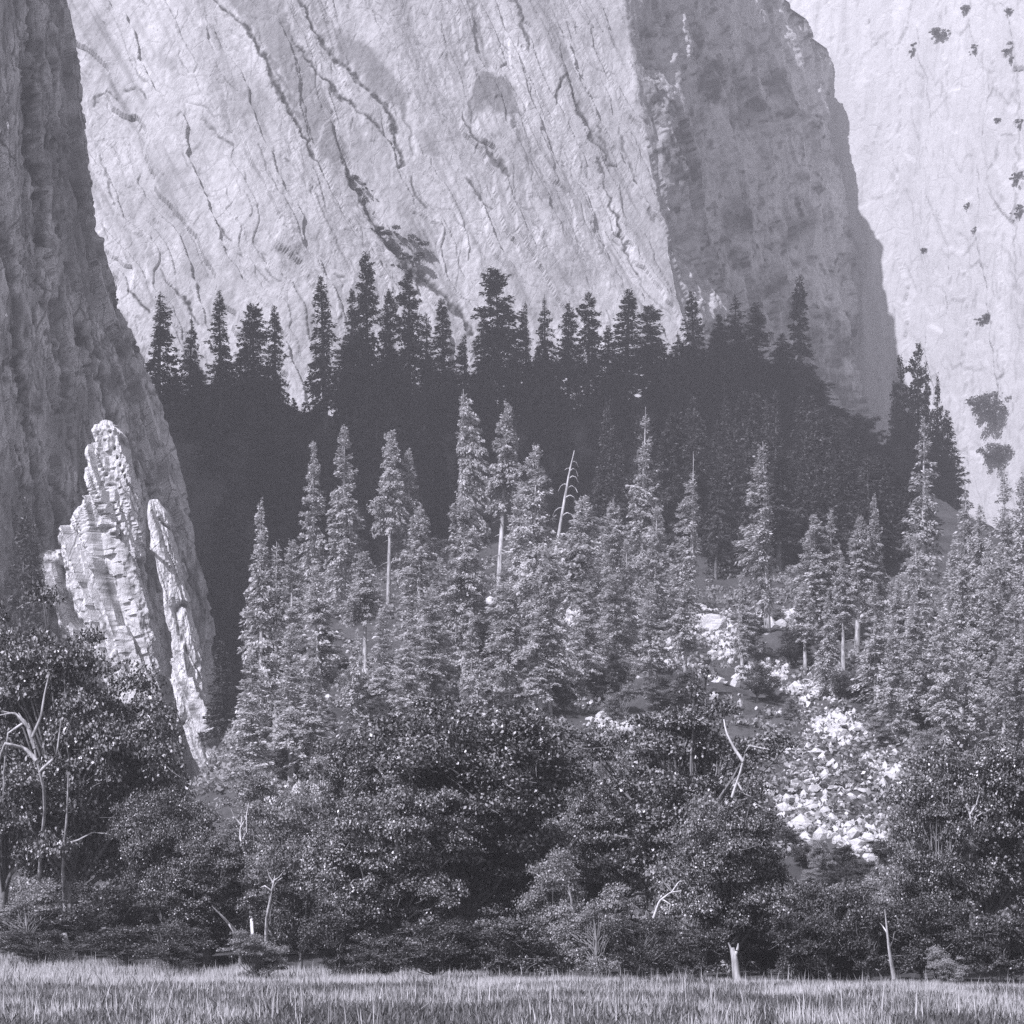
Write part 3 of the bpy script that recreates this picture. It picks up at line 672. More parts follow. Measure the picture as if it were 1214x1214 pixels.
for px, tip, bot, hw in [(1128, 640, 850, 24), (1148, 610, 800, 24), (1168, 600, 820, 24), (1172, 640, 870, 26), (1196, 600, 830, 26), (1200, 650, 880, 26), (1216, 640, 860, 26), (1120, 720, 890, 24), (1150, 740, 900, 24), (1190, 760, 910, 24), (1214, 740, 900, 24), (1085, 700, 860, 24), (1066, 680, 830, 22), (1000, 660, 800, 20), (955, 690, 800, 20)]:
    conifer_at(px, tip, hw, prng.choice(['full', 'thin', 'open', 'full']), 'one of the crowded hazy conifers filling the stand at the right border', bottom=bot, group='crowded conifers of the right-hand stand')
for px, tip, bot, hw in [(345, 640, 790, 22), (520, 660, 790, 22), (570, 680, 800, 22), (612, 690, 800, 22), (710, 640, 770, 20), (745, 640, 780, 22), (640, 720, 850, 24), (560, 720, 850, 22), (480, 760, 880, 22), (370, 780, 930, 24), (770, 690, 800, 20)]:
    conifer_at(px, tip, hw, prng.choice(['full', 'thin', 'open', 'full']), 'sunlit conifer half hidden among the taller ones of the bright middle row', bottom=bot, group='half hidden conifers of the middle row')
# unnamed crowd of the shaded slope: individuals that nothing tells apart
crowd = []
for k in range(95):
    for _try in range(30):
        px = prng.uniform(165, 1075) if k < 72 else prng.uniform(790, 1090); Y = prng.uniform(405, 612) if k % 3 else prng.uniform(588, 615)
        if k >= 72: Y = prng.uniform(395, 520)
        if all(abs(px - a) * Y / F > 4.2 or abs(Y - b) > 9 for a, b in crowd): break
    crowd.append((px, Y))
    x = wx(px, Y); zg = ground_z(x, Y); Hh = prng.uniform(17, 27)
    tip = HOR - (zg + Hh - CAMH) / Y * F
    lim = np.interp(px, [165, 240, 300, 350, 380, 420, 520, 560, 640, 700, 800, 880, 930, 1000, 1075], [430, 425, 425, 470, 470, 400, 420, 425, 410, 405, 405, 395, 432, 505, 580])
    if tip < lim: tip = lim + prng.uniform(0, 12) + 45 * prng.random() ** 2
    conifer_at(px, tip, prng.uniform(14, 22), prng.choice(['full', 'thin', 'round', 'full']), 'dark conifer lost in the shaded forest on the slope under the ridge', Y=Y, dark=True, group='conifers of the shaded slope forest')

for px, tip, hw, Y in [(1062, 452, 16, 640), (1073, 420, 17, 650), (1087, 408, 18, 655), (1101, 428, 17, 650), (1113, 446, 17, 640), (1126, 486, 16, 630), (1098, 470, 20, 630), (1080, 480, 20, 625), (1112, 510, 20, 622), (1064, 510, 20, 618), (1132, 530, 17, 618)]:  # conifers added where a shaded rock step belongs, for its dark tone
    conifer_at(px, tip, hw, prng.choice(['full', 'thin', 'full', 'open']), 'added dark conifer filling in for the shaded rock step below the white cliff', Y=Y, dark=True, group='added dark clump in place of the rock step')
for k in range(62):                                                          # the wooded nose of the ridge, falling to the right
    px = prng.uniform(850, 1100); Y = prng.uniform(470, 622)
    if k >= 32: px = prng.uniform(770, 1080); Y = prng.uniform(390, 500)
    x = wx(px, Y); zg = ground_z(x, Y)
    lim = np.interp(px, [760, 850, 930, 960, 1000, 1070, 1100], [400, 405, 436, 462, 497, 566, 600]); tip = HOR - (zg + prng.uniform(7, 15) - CAMH) / Y * F
    conifer_at(px, max(tip, lim + prng.uniform(0, 8)), prng.uniform(12, 20), prng.choice(['full', 'round']), 'short dark conifer of the wooded ridge nose falling to the right', Y=Y, dark=True, group='conifers of the wooded ridge nose')
# the rest of that forest, which reads as one mass
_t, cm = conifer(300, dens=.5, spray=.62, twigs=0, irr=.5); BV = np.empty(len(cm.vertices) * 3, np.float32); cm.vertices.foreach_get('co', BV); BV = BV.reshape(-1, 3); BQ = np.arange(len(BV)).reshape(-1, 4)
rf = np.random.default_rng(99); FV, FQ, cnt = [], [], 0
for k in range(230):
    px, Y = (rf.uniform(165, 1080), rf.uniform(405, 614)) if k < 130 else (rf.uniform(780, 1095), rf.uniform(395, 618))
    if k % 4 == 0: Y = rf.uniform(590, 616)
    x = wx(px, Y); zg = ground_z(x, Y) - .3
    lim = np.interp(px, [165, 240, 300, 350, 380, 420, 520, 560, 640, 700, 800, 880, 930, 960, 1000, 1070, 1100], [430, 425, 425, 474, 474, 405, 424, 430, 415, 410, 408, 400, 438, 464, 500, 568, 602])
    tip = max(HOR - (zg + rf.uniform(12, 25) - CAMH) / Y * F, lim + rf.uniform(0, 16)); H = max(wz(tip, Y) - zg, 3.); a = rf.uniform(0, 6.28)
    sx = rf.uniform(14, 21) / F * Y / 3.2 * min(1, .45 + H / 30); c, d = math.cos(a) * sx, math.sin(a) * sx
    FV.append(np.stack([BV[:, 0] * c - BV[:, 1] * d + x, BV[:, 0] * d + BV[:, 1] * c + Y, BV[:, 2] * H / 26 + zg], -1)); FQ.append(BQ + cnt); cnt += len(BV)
tag(obj('shaded_forest', mesh_data('shaded_forest', np.concatenate(FV), np.concatenate(FQ), M_SHADECON)), 'dark unbroken forest filling the shaded slope under the ridge', 'forest', kind='stuff')

# ------------------------------------------------------------------ snags and dead wood
def snag(name, pts, r0, branches, label, cat='dead tree', mat=M_DEAD, taper=.8):
    """pts: trunk points (px, py, Y); branches: (position along trunk, list of photo offsets)"""
    P = np.array([(wx(a, Y), Y, wz(b, Y)) for a, b, Y in pts]); t = np.linspace(0, 1, len(P))
    base = P[0].copy(); e = bpy.data.objects.new(name, None); col.objects.link(e); e.location = base; tag(e, label, cat)
    tt = np.linspace(0, 1, 12); Q = np.stack([np.interp(tt, t, P[:, i]) for i in range(3)], -1)
    mb = MB(); mb.tube(Q - base, r0 * (1 - tt * taper), 7); obj('trunk', mb.data('trunk', mat, True), e)
    Y = pts[0][2]; r = np.random.default_rng(int(pts[0][0]))
    for pos, offs, rb in branches:
        p = np.array([np.interp(pos, tt, Q[:, i]) for i in range(3)]); q = [p]
        for k, (dx, dy) in enumerate(offs):
            q.append(p + np.array([dx / F * Y, r.uniform(-.5, .5) * abs(dx) / F * Y, -dy / F * Y]))
        q = np.array(q); u = np.linspace(0, 1, len(q)); v = np.linspace(0, 1, len(q) * 3)
        q = np.stack([np.interp(v, u, q[:, i]) for i in range(3)], -1)
        b = MB(); b.tube(q - base, rb * (1 - v * .75), 5); obj('branch', b.data('branch', mat, True), e)
    return e

Ys = hit_Y(655, 715)
snag('dead_tree', [(652, 715, Ys), (658, 660, Ys), (668, 600, Ys), (675, 560, Ys), (681, 534, Ys)], .33,
     [(.2, [(-5, 3), (-9, 8)], .1), (.28, [(6, -3), (11, 2), (14, 7)], .12), (.36, [(7, -1), (12, 4), (15, 9)], .12), (.45, [(6, -4), (12, -2), (16, 6)], .12), (.5, [(-5, 0), (-10, 4), (-12, 9)], .1), (.56, [(6, -3), (11, 0), (14, 8)], .11),
      (.63, [(6, -4), (11, -1), (13, 6)], .11), (.66, [(-4, -1), (-8, 2), (-11, 8)], .09), (.7, [(5, -4), (9, -2), (12, 4)], .1), (.77, [(4, -3), (8, -1), (10, 6)], .09), (.8, [(-4, 0), (-7, 3)], .08), (.86, [(3, -2), (6, 0), (8, 5)], .08)],
     'leaning bare white snag with curled drooping branches amid the conifers')
snag('dead_tree', [(56, 1145, 138), (45, 1040, 136), (55, 945, 132), (44, 905, 131), (38, 870, 131), (22, 845, 131)], .13,
     [(.62, [(-14, -14), (-32, -18), (-48, 0), (-54, 30)], .15), (.7, [(-10, -30), (-22, -40), (-40, -38)], .12), (.78, [(10, -22), (14, -50), (20, -70)], .11), (.85, [(-12, -15), (-30, -20)], .09), (.74, [(-8, -25), (-26, -10), (-36, 30), (-38, 60)], .1), (.55, [(20, -18), (26, -60)], .1)],
     'bare pale dead tree with arching limbs at the left border', mat=M_BARK)
snag('dead_tree', [(84, 1150, 138), (74, 1040, 135), (80, 960, 131.5), (81, 915, 131)], .14, [(.5, [(14, -4), (30, -14), (44, -12)], .08)], 'broken pale trunk standing inside the left oak crown', mat=M_BARK)
snag('dead_tree', [(316, 1148, 120), (316, 1092, 118), (322, 1058, 117), (326, 1038, 117)], .12, [(.75, [(5, -8), (12, -12)], .06), (.85, [(-5, -8), (-7, -16)], .05), (.7, [(-8, -6), (-14, -4)], .05), (.9, [(6, -4), (10, -10)], .04)],
     'short white forked snag in the brush left of the centre oak')
snag('dead_branch', [(279, 1104, 116), (265, 1088, 115.4), (251, 1074, 115)], .09, [(.3, [(6, 10), (10, 20)], .05)], 'bleached stick slanting up left over the pale low shrub', 'branch')
snag('dead_tree', [(300, 1120, 122), (295, 1030, 124), (284, 990, 125), (287, 968, 125)], .1, [(.8, [(6, -10), (10, -30)], .06), (.85, [(-8, -10), (-12, -20)], .05), (.6, [(6, -12), (6, -34)], .05)], 'pale crooked dead stem above the short white forked snag')
snag('dead_tree', [(1060, 1160, 97), (1054, 1125, 96.5), (1049, 1078, 96)], .1, [(.5, [(5, -10), (6, -20)], .04), (.7, [(-5, -8), (-9, -12)], .04)], 'thin pale leaning trunk by the meadow at the right')
snag('dead_tree', [(1156, 1160, 116), (1149, 1040, 113), (1154, 985, 110.5), (1146, 950, 110.5)], .13, [(.9, [(-6, -12), (-8, -26)], .07), (.85, [(8, -12), (10, -22)], .06), (.7, [(6, -14), (12, -18)], .05)], 'pale upright dead trunk in the right-hand oak foliage')
snag('dead_tree', [(620, 1148, 112), (618, 1120, 111), (626, 1100, 110.5), (628, 1085, 110)], .13, [(.6, [(8, -4), (12, -18)], .06), (.5, [(-10, -14), (-18, -26)], .05)], 'crooked pale stem at the lower right edge of the centre oak')
snag('dead_limb', [(868, 945, 106), (878, 915, 105.4), (884, 890, 105), (890, 882, 105)], .075, [(.5, [(-10, -14), (-20, -34), (-22, -50)], .09), (.9, [(12, 2), (24, 4)], .06), (.2, [(8, 14), (18, 18)], .05)], 'bare white forked limb sticking out of the right-centre oak crown', 'branch')
snag('dead_stalk', [(680, 1086, 108), (677, 1064, 107.6), (674, 1050, 107.4)], .08, [(.5, [(-4, -8)], .03)], 'short pale dead stalk in the bright brush beside the centre oak', 'branch')
snag('dead_limb', [(775, 1088, 103), (782, 1068, 102.6), (795, 1058, 102.4), (808, 1056, 102.3)], .07, [(.4, [(10, 6), (8, 18)], .04), (.7, [(8, -12), (16, -14)], .04)], 'pale curling limb low in the right-centre oak', 'branch')

# ------------------------------------------------------------------ broadleaf trees
def oak(seed, H=14., R=6., base=.12, nl=60, leaves=24000, leaf=.2, lift=.55, flat=.72, bark=M_DARKBARK, mat=M_OAK, r0=.4, lobe=.175):
    r = np.random.default_rng(seed); mb = MB()
    M = max(9, nl // 8)                                                       # big limbs, each carrying several small leaf masses
    d = r.normal(0, 1, (M, 3)); d /= np.linalg.norm(d, axis=1, keepdims=True); rr = r.uniform(.35, .95, M) ** .8
    hc = H * (base + 1) / 2; hh = H * (1 - base) / 2
    C0 = d * rr[:, None] * np.array([R * .74, R * .74, hh * .82]); C0[:, 2] += hc
    own = r.integers(0, M, nl); C = C0[own] + r.normal(0, 1, (nl, 3)) * np.array([R * .19, R * .19, hh * .13])
    LR = R * lobe * r.uniform(.45, 1.25, nl)
    zt = np.linspace(0, H * .7, 9); tx = np.cumsum(r.normal(0, .13, 9)) * H / 14
    mb.tube(np.stack([tx, tx * .4, zt], -1), r0 * (1.25 - zt / zt[-1]) * np.where(np.arange(9) == 0, 1.35, 1), 9)
    for c, lr in zip(C, LR):
        h0 = min(r.uniform(.12, .45) * H, c[2] * .8 + .3); p0 = np.array([np.interp(h0, zt, tx), np.interp(h0, zt, tx) * .4, h0])
        q = np.linspace(0, 1, 7)[:, None]; mid = (p0 + c) / 2 + r.normal(0, .5, 3) + np.array([0, 0, .06 * H])
        pts = (1 - q) ** 2 * p0 + 2 * q * (1 - q) * mid + q * q * c + r.normal(0, .1, (7, 3)) * (q > 0)
        mb.tube(pts, .13 * r0 / .4 * (1.1 - q[:, 0] * .85), 5)
        for b in range(3):
            e = c + r.normal(0, 1, 3) * lr * np.array([.8, .8, .5]); v = np.linspace(0, 1, 4)[:, None]
            mb.tube(c * (1 - v) + e * v + r.normal(0, .06, (4, 3)) * v, .035 * (1.1 - v[:, 0] * .8), 4)
    w = LR ** 2; n = r.multinomial(leaves, w / w.sum()); idx = np.repeat(np.arange(nl), n); k = len(idx)
    v = r.normal(0, 1, (k, 3)); v /= np.linalg.norm(v, axis=1, keepdims=True)
    v[:, 2] = np.where(v[:, 2] < -.25, -v[:, 2] * r.random(k), v[:, 2])
    cl = fbm(v[:, 0] * 2.2 + idx * 3.1, v[:, 1] * 2.2 + v[:, 2] * 2.6, seed + 2, 3)
    rad = LR[idx] * (.3 + 1.25 * cl) * r.uniform(.5, 1.2, k)
    A = C[idx] + v * rad[:, None] * np.array([1.1, 1.1, flat])
    keep = (cl > .38) & (A[:, 2] > .15); A, v, idx = A[keep], v[keep], idx[keep]; k = len(A)
    nn = v * .55 + np.array([0, 0, .35]) + r.normal(0, .6, (k, 3)); U = np.cross(nn, r.normal(0, 1, (k, 3))); U /= np.linalg.norm(U, axis=1, keepdims=True) + 1e-6
    Wd = np.cross(nn, U); Wd /= np.linalg.norm(Wd, axis=1, keepdims=True) + 1e-6
    L = leaf * r.uniform(.55, 1.3, k)
    V, Q = quads_from(A, U * L[:, None] * .62, Wd * L[:, None] * .4)
    return dict(trunk=mb.data('trunk', bark, True), crown=mesh_data('crown', V, Q, mat), H=H, R=R)

OAKS = [oak(21, leaves=160000, nl=210, leaf=.155, base=.04), oak(22, leaves=190000, nl=270, R=6.5, leaf=.155, base=.05, lobe=.19), oak(23, leaves=120000, nl=190, base=.03, leaf=.16), oak(24, leaves=100000, nl=160, base=.02, leaf=.16, R=5.5)]
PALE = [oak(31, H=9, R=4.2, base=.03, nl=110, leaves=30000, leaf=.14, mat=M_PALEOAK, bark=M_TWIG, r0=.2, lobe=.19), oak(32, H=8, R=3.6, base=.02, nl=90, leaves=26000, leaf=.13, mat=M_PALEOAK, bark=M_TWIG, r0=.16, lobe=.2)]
DUSK = [oak(41, H=8, R=4.0, base=.02, nl=100, leaves=28000, leaf=.14, bark=M_DARKBARK, mat=M_SHADELEAF, r0=.18, lobe=.19), oak(42, H=7, R=3.6, base=.0, nl=80, leaves=24000, leaf=.14, mat=M_SHADELEAF, r0=.15, lobe=.2)]

def tree_at(name, px, top, hw, Y, var, label, cat, group=None, rot=None):
    x = wx(px, Y); z = ground_z(x, Y) - .1; H = wz(top, Y) - z
    return plant(name, var, x, Y, z, hw / F * Y / var['R'] * 1.02, H / var['H'], prng.uniform(0, 6.28) if rot is None else rot, label, cat, group)

FRONT = [
 ('oak_tree', 85, 688, 118, 137, OAKS[0], 'big dark oak at the left border with the pale crags above it'),
 ('oak_tree', 5, 700, 85, 142, OAKS[2], 'dark oak half cut off by the left border'),
 ('oak_tree', 552, 800, 148, 122, OAKS[1], 'large dense dark oak at the centre, deep shadow on its right side'),
 ('oak_tree', 470, 885, 92, 116, OAKS[0], 'lower left crown mass of oak in front of the large centre one'),
 ('oak_tree', 815, 802, 125, 128, OAKS[2], 'spreading lighter oak right of centre with pale limbs'),
 ('oak_tree', 872, 925, 80, 104, OAKS[0], 'dark oak with pale trunk base beside the meadow, right of centre'),
 ('oak_tree', 1165, 850, 105, 118, OAKS[1], 'dark oak mass at the right border'),
 ('oak_tree', 1112, 925, 62, 108, OAKS[2], 'dark oak between the pale boulder heap and the right border'),
 ('oak_tree', 195, 915, 66, 131, OAKS[1], 'dark oak below the long thin rock rib'),
 ('oak_tree', 245, 960, 62, 124, OAKS[0], 'shadowy oak right of the biggest left oak, black beneath'),
]
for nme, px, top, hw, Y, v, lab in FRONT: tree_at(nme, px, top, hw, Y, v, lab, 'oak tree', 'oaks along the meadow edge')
BACK = [(-5, 850, 80, 165), (60, 900, 70, 152), (150, 900, 62, 158), (215, 965, 60, 150), (275, 965, 55, 160), (330, 900, 60, 160), (390, 880, 60, 150), (440, 850, 62, 146), (610, 900, 75, 140), (670, 905, 65, 136), (640, 960, 60, 128),
        (725, 900, 62, 132), (770, 860, 66, 142), (850, 860, 58, 142), (905, 1015, 56, 122), (960, 1030, 50, 112), (1010, 1035, 52, 112), (1070, 1000, 56, 116), (1110, 880, 66, 140), (1160, 930, 66, 128), (1210, 880, 70, 135), (820, 930, 70, 118), (555, 960, 80, 128)]
for k, (px, top, hw, Y) in enumerate(BACK):
    tree_at('oak_tree', px, top, hw, Y, (PALE + [PALE[0], OAKS[3]])[k % 4], 'smaller leafy tree crowded in behind the oaks of the meadow edge', 'oak tree', 'trees behind the meadow edge oaks')
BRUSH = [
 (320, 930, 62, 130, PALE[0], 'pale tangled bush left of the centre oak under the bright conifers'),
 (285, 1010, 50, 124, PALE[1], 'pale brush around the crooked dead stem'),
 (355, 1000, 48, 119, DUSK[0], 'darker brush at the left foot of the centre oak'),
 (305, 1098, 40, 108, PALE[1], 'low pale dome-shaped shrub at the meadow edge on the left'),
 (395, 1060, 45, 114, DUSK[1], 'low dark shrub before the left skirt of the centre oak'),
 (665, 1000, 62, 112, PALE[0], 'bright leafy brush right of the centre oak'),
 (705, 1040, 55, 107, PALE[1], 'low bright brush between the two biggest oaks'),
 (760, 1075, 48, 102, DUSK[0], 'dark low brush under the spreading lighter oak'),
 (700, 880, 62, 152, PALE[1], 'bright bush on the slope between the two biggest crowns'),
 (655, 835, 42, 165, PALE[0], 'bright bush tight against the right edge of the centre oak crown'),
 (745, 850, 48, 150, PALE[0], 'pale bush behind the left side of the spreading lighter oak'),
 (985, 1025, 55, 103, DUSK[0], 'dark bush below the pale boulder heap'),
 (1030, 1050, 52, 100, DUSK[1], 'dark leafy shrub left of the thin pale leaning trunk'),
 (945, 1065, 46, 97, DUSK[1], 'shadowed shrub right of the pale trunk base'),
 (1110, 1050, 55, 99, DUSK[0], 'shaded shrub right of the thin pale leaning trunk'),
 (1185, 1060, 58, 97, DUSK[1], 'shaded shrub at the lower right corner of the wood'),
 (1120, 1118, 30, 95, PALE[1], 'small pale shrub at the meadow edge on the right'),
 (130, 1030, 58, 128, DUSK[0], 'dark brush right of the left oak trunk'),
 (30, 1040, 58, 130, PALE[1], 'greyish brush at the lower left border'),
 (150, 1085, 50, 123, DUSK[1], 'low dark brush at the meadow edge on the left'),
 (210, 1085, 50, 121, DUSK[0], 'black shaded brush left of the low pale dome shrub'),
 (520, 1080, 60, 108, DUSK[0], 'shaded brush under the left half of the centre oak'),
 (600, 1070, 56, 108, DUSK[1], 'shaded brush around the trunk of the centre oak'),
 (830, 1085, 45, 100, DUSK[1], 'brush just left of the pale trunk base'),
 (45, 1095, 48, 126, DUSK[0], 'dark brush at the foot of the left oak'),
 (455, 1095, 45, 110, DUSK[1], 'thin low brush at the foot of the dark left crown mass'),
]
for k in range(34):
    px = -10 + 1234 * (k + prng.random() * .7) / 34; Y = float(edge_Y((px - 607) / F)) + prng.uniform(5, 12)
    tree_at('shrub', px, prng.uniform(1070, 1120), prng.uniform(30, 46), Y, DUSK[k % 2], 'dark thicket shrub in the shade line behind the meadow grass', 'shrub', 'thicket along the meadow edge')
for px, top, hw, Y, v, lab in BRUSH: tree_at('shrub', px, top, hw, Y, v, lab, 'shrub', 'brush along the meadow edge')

# pale foot of one oak
snag('tree_stump', [(876, 1168, 93), (873, 1158, 93), (871, 1138, 93), (868, 1124, 93.1)], .2, [(.75, [(4, -8), (5, -16)], .1), (.85, [(-3, -6), (-6, -13)], .08), (.1, [(10, 2), (16, 6)], .1), (.1, [(-9, 2), (-15, 6)], .1)], 'short thick whitish trunk base at the meadow edge, right of centre', 'tree stump', mat=M_BARK, taper=.5)
snag('tree_stump', [(82, 1146, 126), (80, 1125, 126), (76, 1106, 126)], .26, [(.8, [(-2, -8)], .1)], 'whitish scarred trunk foot under the left oak', 'tree stump', taper=.4)

# slope brush
def slope_shrub(px, py, hw, var, label, group, name='shrub'):
    Y = hit_Y(px, py); x = wx(px, Y); s = hw / F * Y / var['R']
    plant(name, var, x, Y, ground_z(x, Y) - .2, s, s * prng.uniform(.8, 1.15), prng.uniform(0, 6.28), label, 'shrub', group)
ZONES = [((290, 520, 800, 940), 26, 'sunlit shrub under the left stand of bright conifers'), ((500, 720, 700, 860), 30, 'sunlit shrub on the talus behind the centre oak'),
         ((700, 900, 720, 860), 15, 'sunlit shrub among the white rocks at mid slope'), ((880, 1060, 740, 900), 17, 'sunlit shrub on the slope above the pale boulder heap'),
         ((1040, 1214, 740, 920), 28, 'hazy shrub below the right-hand conifer stand')]
CLEAR = [(990, 945, 75), (842, 750, 34), (735, 764, 42), (540, 800, 28), (1040, 918, 30), (990, 868, 34), (965, 828, 34), (690, 742, 30), (905, 806, 26), (780, 782, 26)]
for (x0, x1, y0, y1), n, lab in ZONES:
    for k in range(n):
        px, py = prng.uniform(x0, x1), prng.uniform(y0, y1)
        if any((px - a) ** 2 + ((py - b) * 1.2) ** 2 < c * c for a, b, c in CLEAR): continue
        slope_shrub(px, py, prng.uniform(14, 26), prng.choice(PALE + DUSK), lab, 'brush on the talus slope')
for px, py in [(950, 1030), (975, 1040), (1000, 1035), (1025, 1045), (1050, 1030), (1070, 1015), (935, 1012), (910, 1000), (1010, 1055), (985, 1062), (1040, 1065), (960, 1060)]:
    slope_shrub(px, py, prng.uniform(16, 24), prng.choice(DUSK + PALE[:1]), 'leafy shrub on the slope just below the pale boulder heap', 'brush on the talus slope')
for (x0, x1, y0, y1), n in [((170, 1060, 500, 690), 60)]:
    for k in range(n):
        px, Y = prng.uniform(x0, x1), prng.uniform(400, 600); x = wx(px, Y); s = prng.uniform(.8, 1.3)
        plant('shrub', prng.choice(DUSK), x, Y, ground_z(x, Y) - .3, s, s, prng.uniform(0, 6.28), 'dark shrub under the trees of the shaded slope forest', 'shrub', 'undergrowth of the shaded slope')

# shrubs and small trees clinging to the cliffs
CLIFF = [(1112, 40, 9, 'far', 'dark shrub on a ledge high on the white cliff'), (1083, 62, 6, 'far', 'small shrub left of the high ledge shrub on the white cliff'), (1145, 12, 7, 'far', 'shrub at the top border on the white cliff'),
         (1156, 62, 6, 'far', 'small shrub right of the high ledge shrub'), (1198, 70, 10, 'far', 'shrubs tuft at the right border of the white cliff'), (1196, 14, 5, 'far', 'tiny shrub in the top right corner'),
         (1178, 482, 27, 'far', 'dark spreading tree low on the white cliff at the right'), (1167, 378, 8, 'far', 'small dark shrub above the spreading cliff tree'), (1204, 215, 8, 'far', 'dark shrub on the vertical crack at the right border'),
         (1209, 150, 6, 'far', 'small shrub on the vertical crack above the darker one'), (1146, 246, 4, 'far', 'tiny shrub midway up the white cliff'), (1095, 297, 4, 'far', 'tiny shrub near the shadow edge on the white cliff'), (1155, 275, 4, 'far', 'tiny shrub below the midway one on the white cliff'),
         (1182, 540, 20, 'far', 'shrub clump at the foot of the white cliff'), (1208, 255, 8, 'far', 'shrub low on the vertical crack at the right border'), (1182, 143, 4, 'far', 'tiny shrub beside the vertical crack'),
         (418, 212, 7, 'slab', 'dark bush at the top of the long cliff crack'), (431, 235, 9, 'slab', 'dark bush in the bend of the long cliff crack'), (450, 275, 9, 'slab', 'dark bush midway down the long cliff crack'),
         (466, 293, 13, 'slab', 'large dark bush on the long cliff crack'), (492, 305, 15, 'slab', 'dark bushy clump low on the long cliff crack'), (480, 318, 12, 'slab', 'dark bush under the bushy clump on the cliff crack'),
         (1012, 100, 8, 'flank', 'shrub on the upper rim of the shaded flank'), (1018, 130, 9, 'flank', 'shrub below the rim of the shaded flank'), (1008, 180, 10, 'flank', 'bush on the shaded flank near its bright edge'), (1000, 45, 7, 'flank', 'shrub at the corner where shaded flank meets white cliff')]
RAGGED = [oak(51, H=6, R=4.0, base=.02, nl=44, leaves=7000, leaf=.3, r0=.16, lobe=.2), oak(52, H=7, R=3.6, base=.05, nl=18, leaves=3600, leaf=.3, r0=.15, lobe=.22), oak(53, H=8, R=3.6, base=.05, nl=14, leaves=3200, leaf=.3, r0=.15, lobe=.22)]
bpy.context.view_layer.update()
dg = bpy.context.evaluated_depsgraph_get()
for px, py, hw, where, lab in CLIFF:
    d = Vector(((px - 607) / F, 1, (HOR - (py + hw * .6)) / F)).normalized(); o = far if where == 'far' else slab
    ok, loc, nn, fi = o.ray_cast(Vector((0, 0, CAMH)), d)
    if not ok: continue
    v = RAGGED[0] if hw > 15 else prng.choice(RAGGED); s = hw / F * loc.y / v['R'] * 1.25
    plant('cliff_shrub', v, loc.x, loc.y - s * .6, loc.z - s * .5, s, s * .95, prng.uniform(0, 6.28), lab, 'shrub')

# ------------------------------------------------------------------ boulders
def boulder(seed):
    r = np.random.default_rng(seed); bm = bmesh.new(); bmesh.ops.create_icosphere(bm, subdivisions=4, radius=1)
    V = np.array([v.co[:] for v in bm.verts]); Fc = np.array([[v.index for v in f.verts] for f in bm.faces]); bm.free()
    for k in range(9):                                                       # flat broken sides
        n = r.normal(0, 1, 3); n /= np.linalg.norm(n); d = r.uniform(.55, .85); e = np.maximum(V @ n - d, 0); V -= e[:, None] * n
    V *= 1 + (fbm(V[:, 0] * 3 + 7, V[:, 1] * 3 + V[:, 2] * 2.3, seed, 4)[:, None] - .5) * .22
    V *= np.array([1.15, 1, .85]) * r.uniform(.85, 1.15, 3)
    return mesh_data('boulder', V, Fc, M_BOULDER)
BLD = [boulder(100 + k) for k in range(8)]
def put_boulder(px, py, size, label, group=None, stack=0.):
    Y = hit_Y(px, py); x = wx(px, Y); s = size / F * Y
    o = obj('boulder', BLD[prng.randrange(8)]); o.location = (x, Y, ground_z(x, Y) + s * .25 + stack); o.scale = (s, s, s * prng.uniform(.75, 1))
    o.rotation_euler = (prng.uniform(-.5, .5), prng.uniform(-.5, .5), prng.uniform(0, 6.28)); return tag(o, label, 'boulder', group)
put_boulder(842, 748, 20, 'large white boulder at the foot of the spike-topped conifer')
put_boulder(853, 756, 9, 'smaller white boulder leaning on the right of the large one')
put_boulder(832, 736, 9, 'white boulder against the upper left of the large one')
HEAP = np.array([(905, 884), (962, 884), (985, 908), (1015, 925), (1045, 950), (1052, 985), (1072, 1000), (1045, 1022), (1005, 1020), (985, 1005), (955, 992), (925, 990), (918, 960), (935, 935), (925, 905)], float)
def inside(poly, p):
    c = False
    for a, b in zip(poly, np.roll(poly, -1, 0)):
        if (a[1] > p[1]) != (b[1] > p[1]) and p[0] < (b[0] - a[0]) * (p[1] - a[1]) / (b[1] - a[1]) + a[0]: c = not c
    return c
n = 0
while n < 200:
    p = (prng.uniform(904, 1072), prng.uniform(883, 1022))
    if inside(HEAP, p): put_boulder(p[0], p[1], min(9.5, 2.4 + prng.expovariate(1 / 2.0)), 'pale boulder in the big heap on the right-hand slope', 'pale boulders of the big heap'); n += 1
for (cx, cy, rx, ry, n, s0, s1), lab in [((735, 758, 42, 12, 17, 3, 8), 'white boulder in the scatter right of the middle conifers'), ((540, 795, 24, 14, 12, 4, 9), 'white boulder in the patch above the centre oak'), ((690, 740, 30, 12, 12, 3, 7), 'white boulder between the low conifers at centre'),
                                         ((1040, 914, 24, 16, 15, 3, 7), 'pale boulder in the small patch above right of the big heap'), ((990, 860, 20, 22, 12, 3, 6), 'pale boulder in the thin trail above the big heap'), ((965, 815, 24, 8, 10, 3, 6), 'pale boulder among shrubs below the isolated cone conifer'),
                                         ((730, 858, 26, 8, 12, 4, 8), 'pale boulder behind the left edge of the lighter oak'), ((905, 892, 22, 6, 12, 3, 6), 'pale boulder in the row leading left from the big heap'), ((818, 945, 22, 26, 12, 4, 8), 'pale boulder glimpsed through the lighter oak')]:
    for k in range(n):
        put_boulder(cx + prng.gauss(0, rx * .5), cy + prng.gauss(0, ry * .5), prng.uniform(s0, s1), lab, 'scattered boulders of the talus')

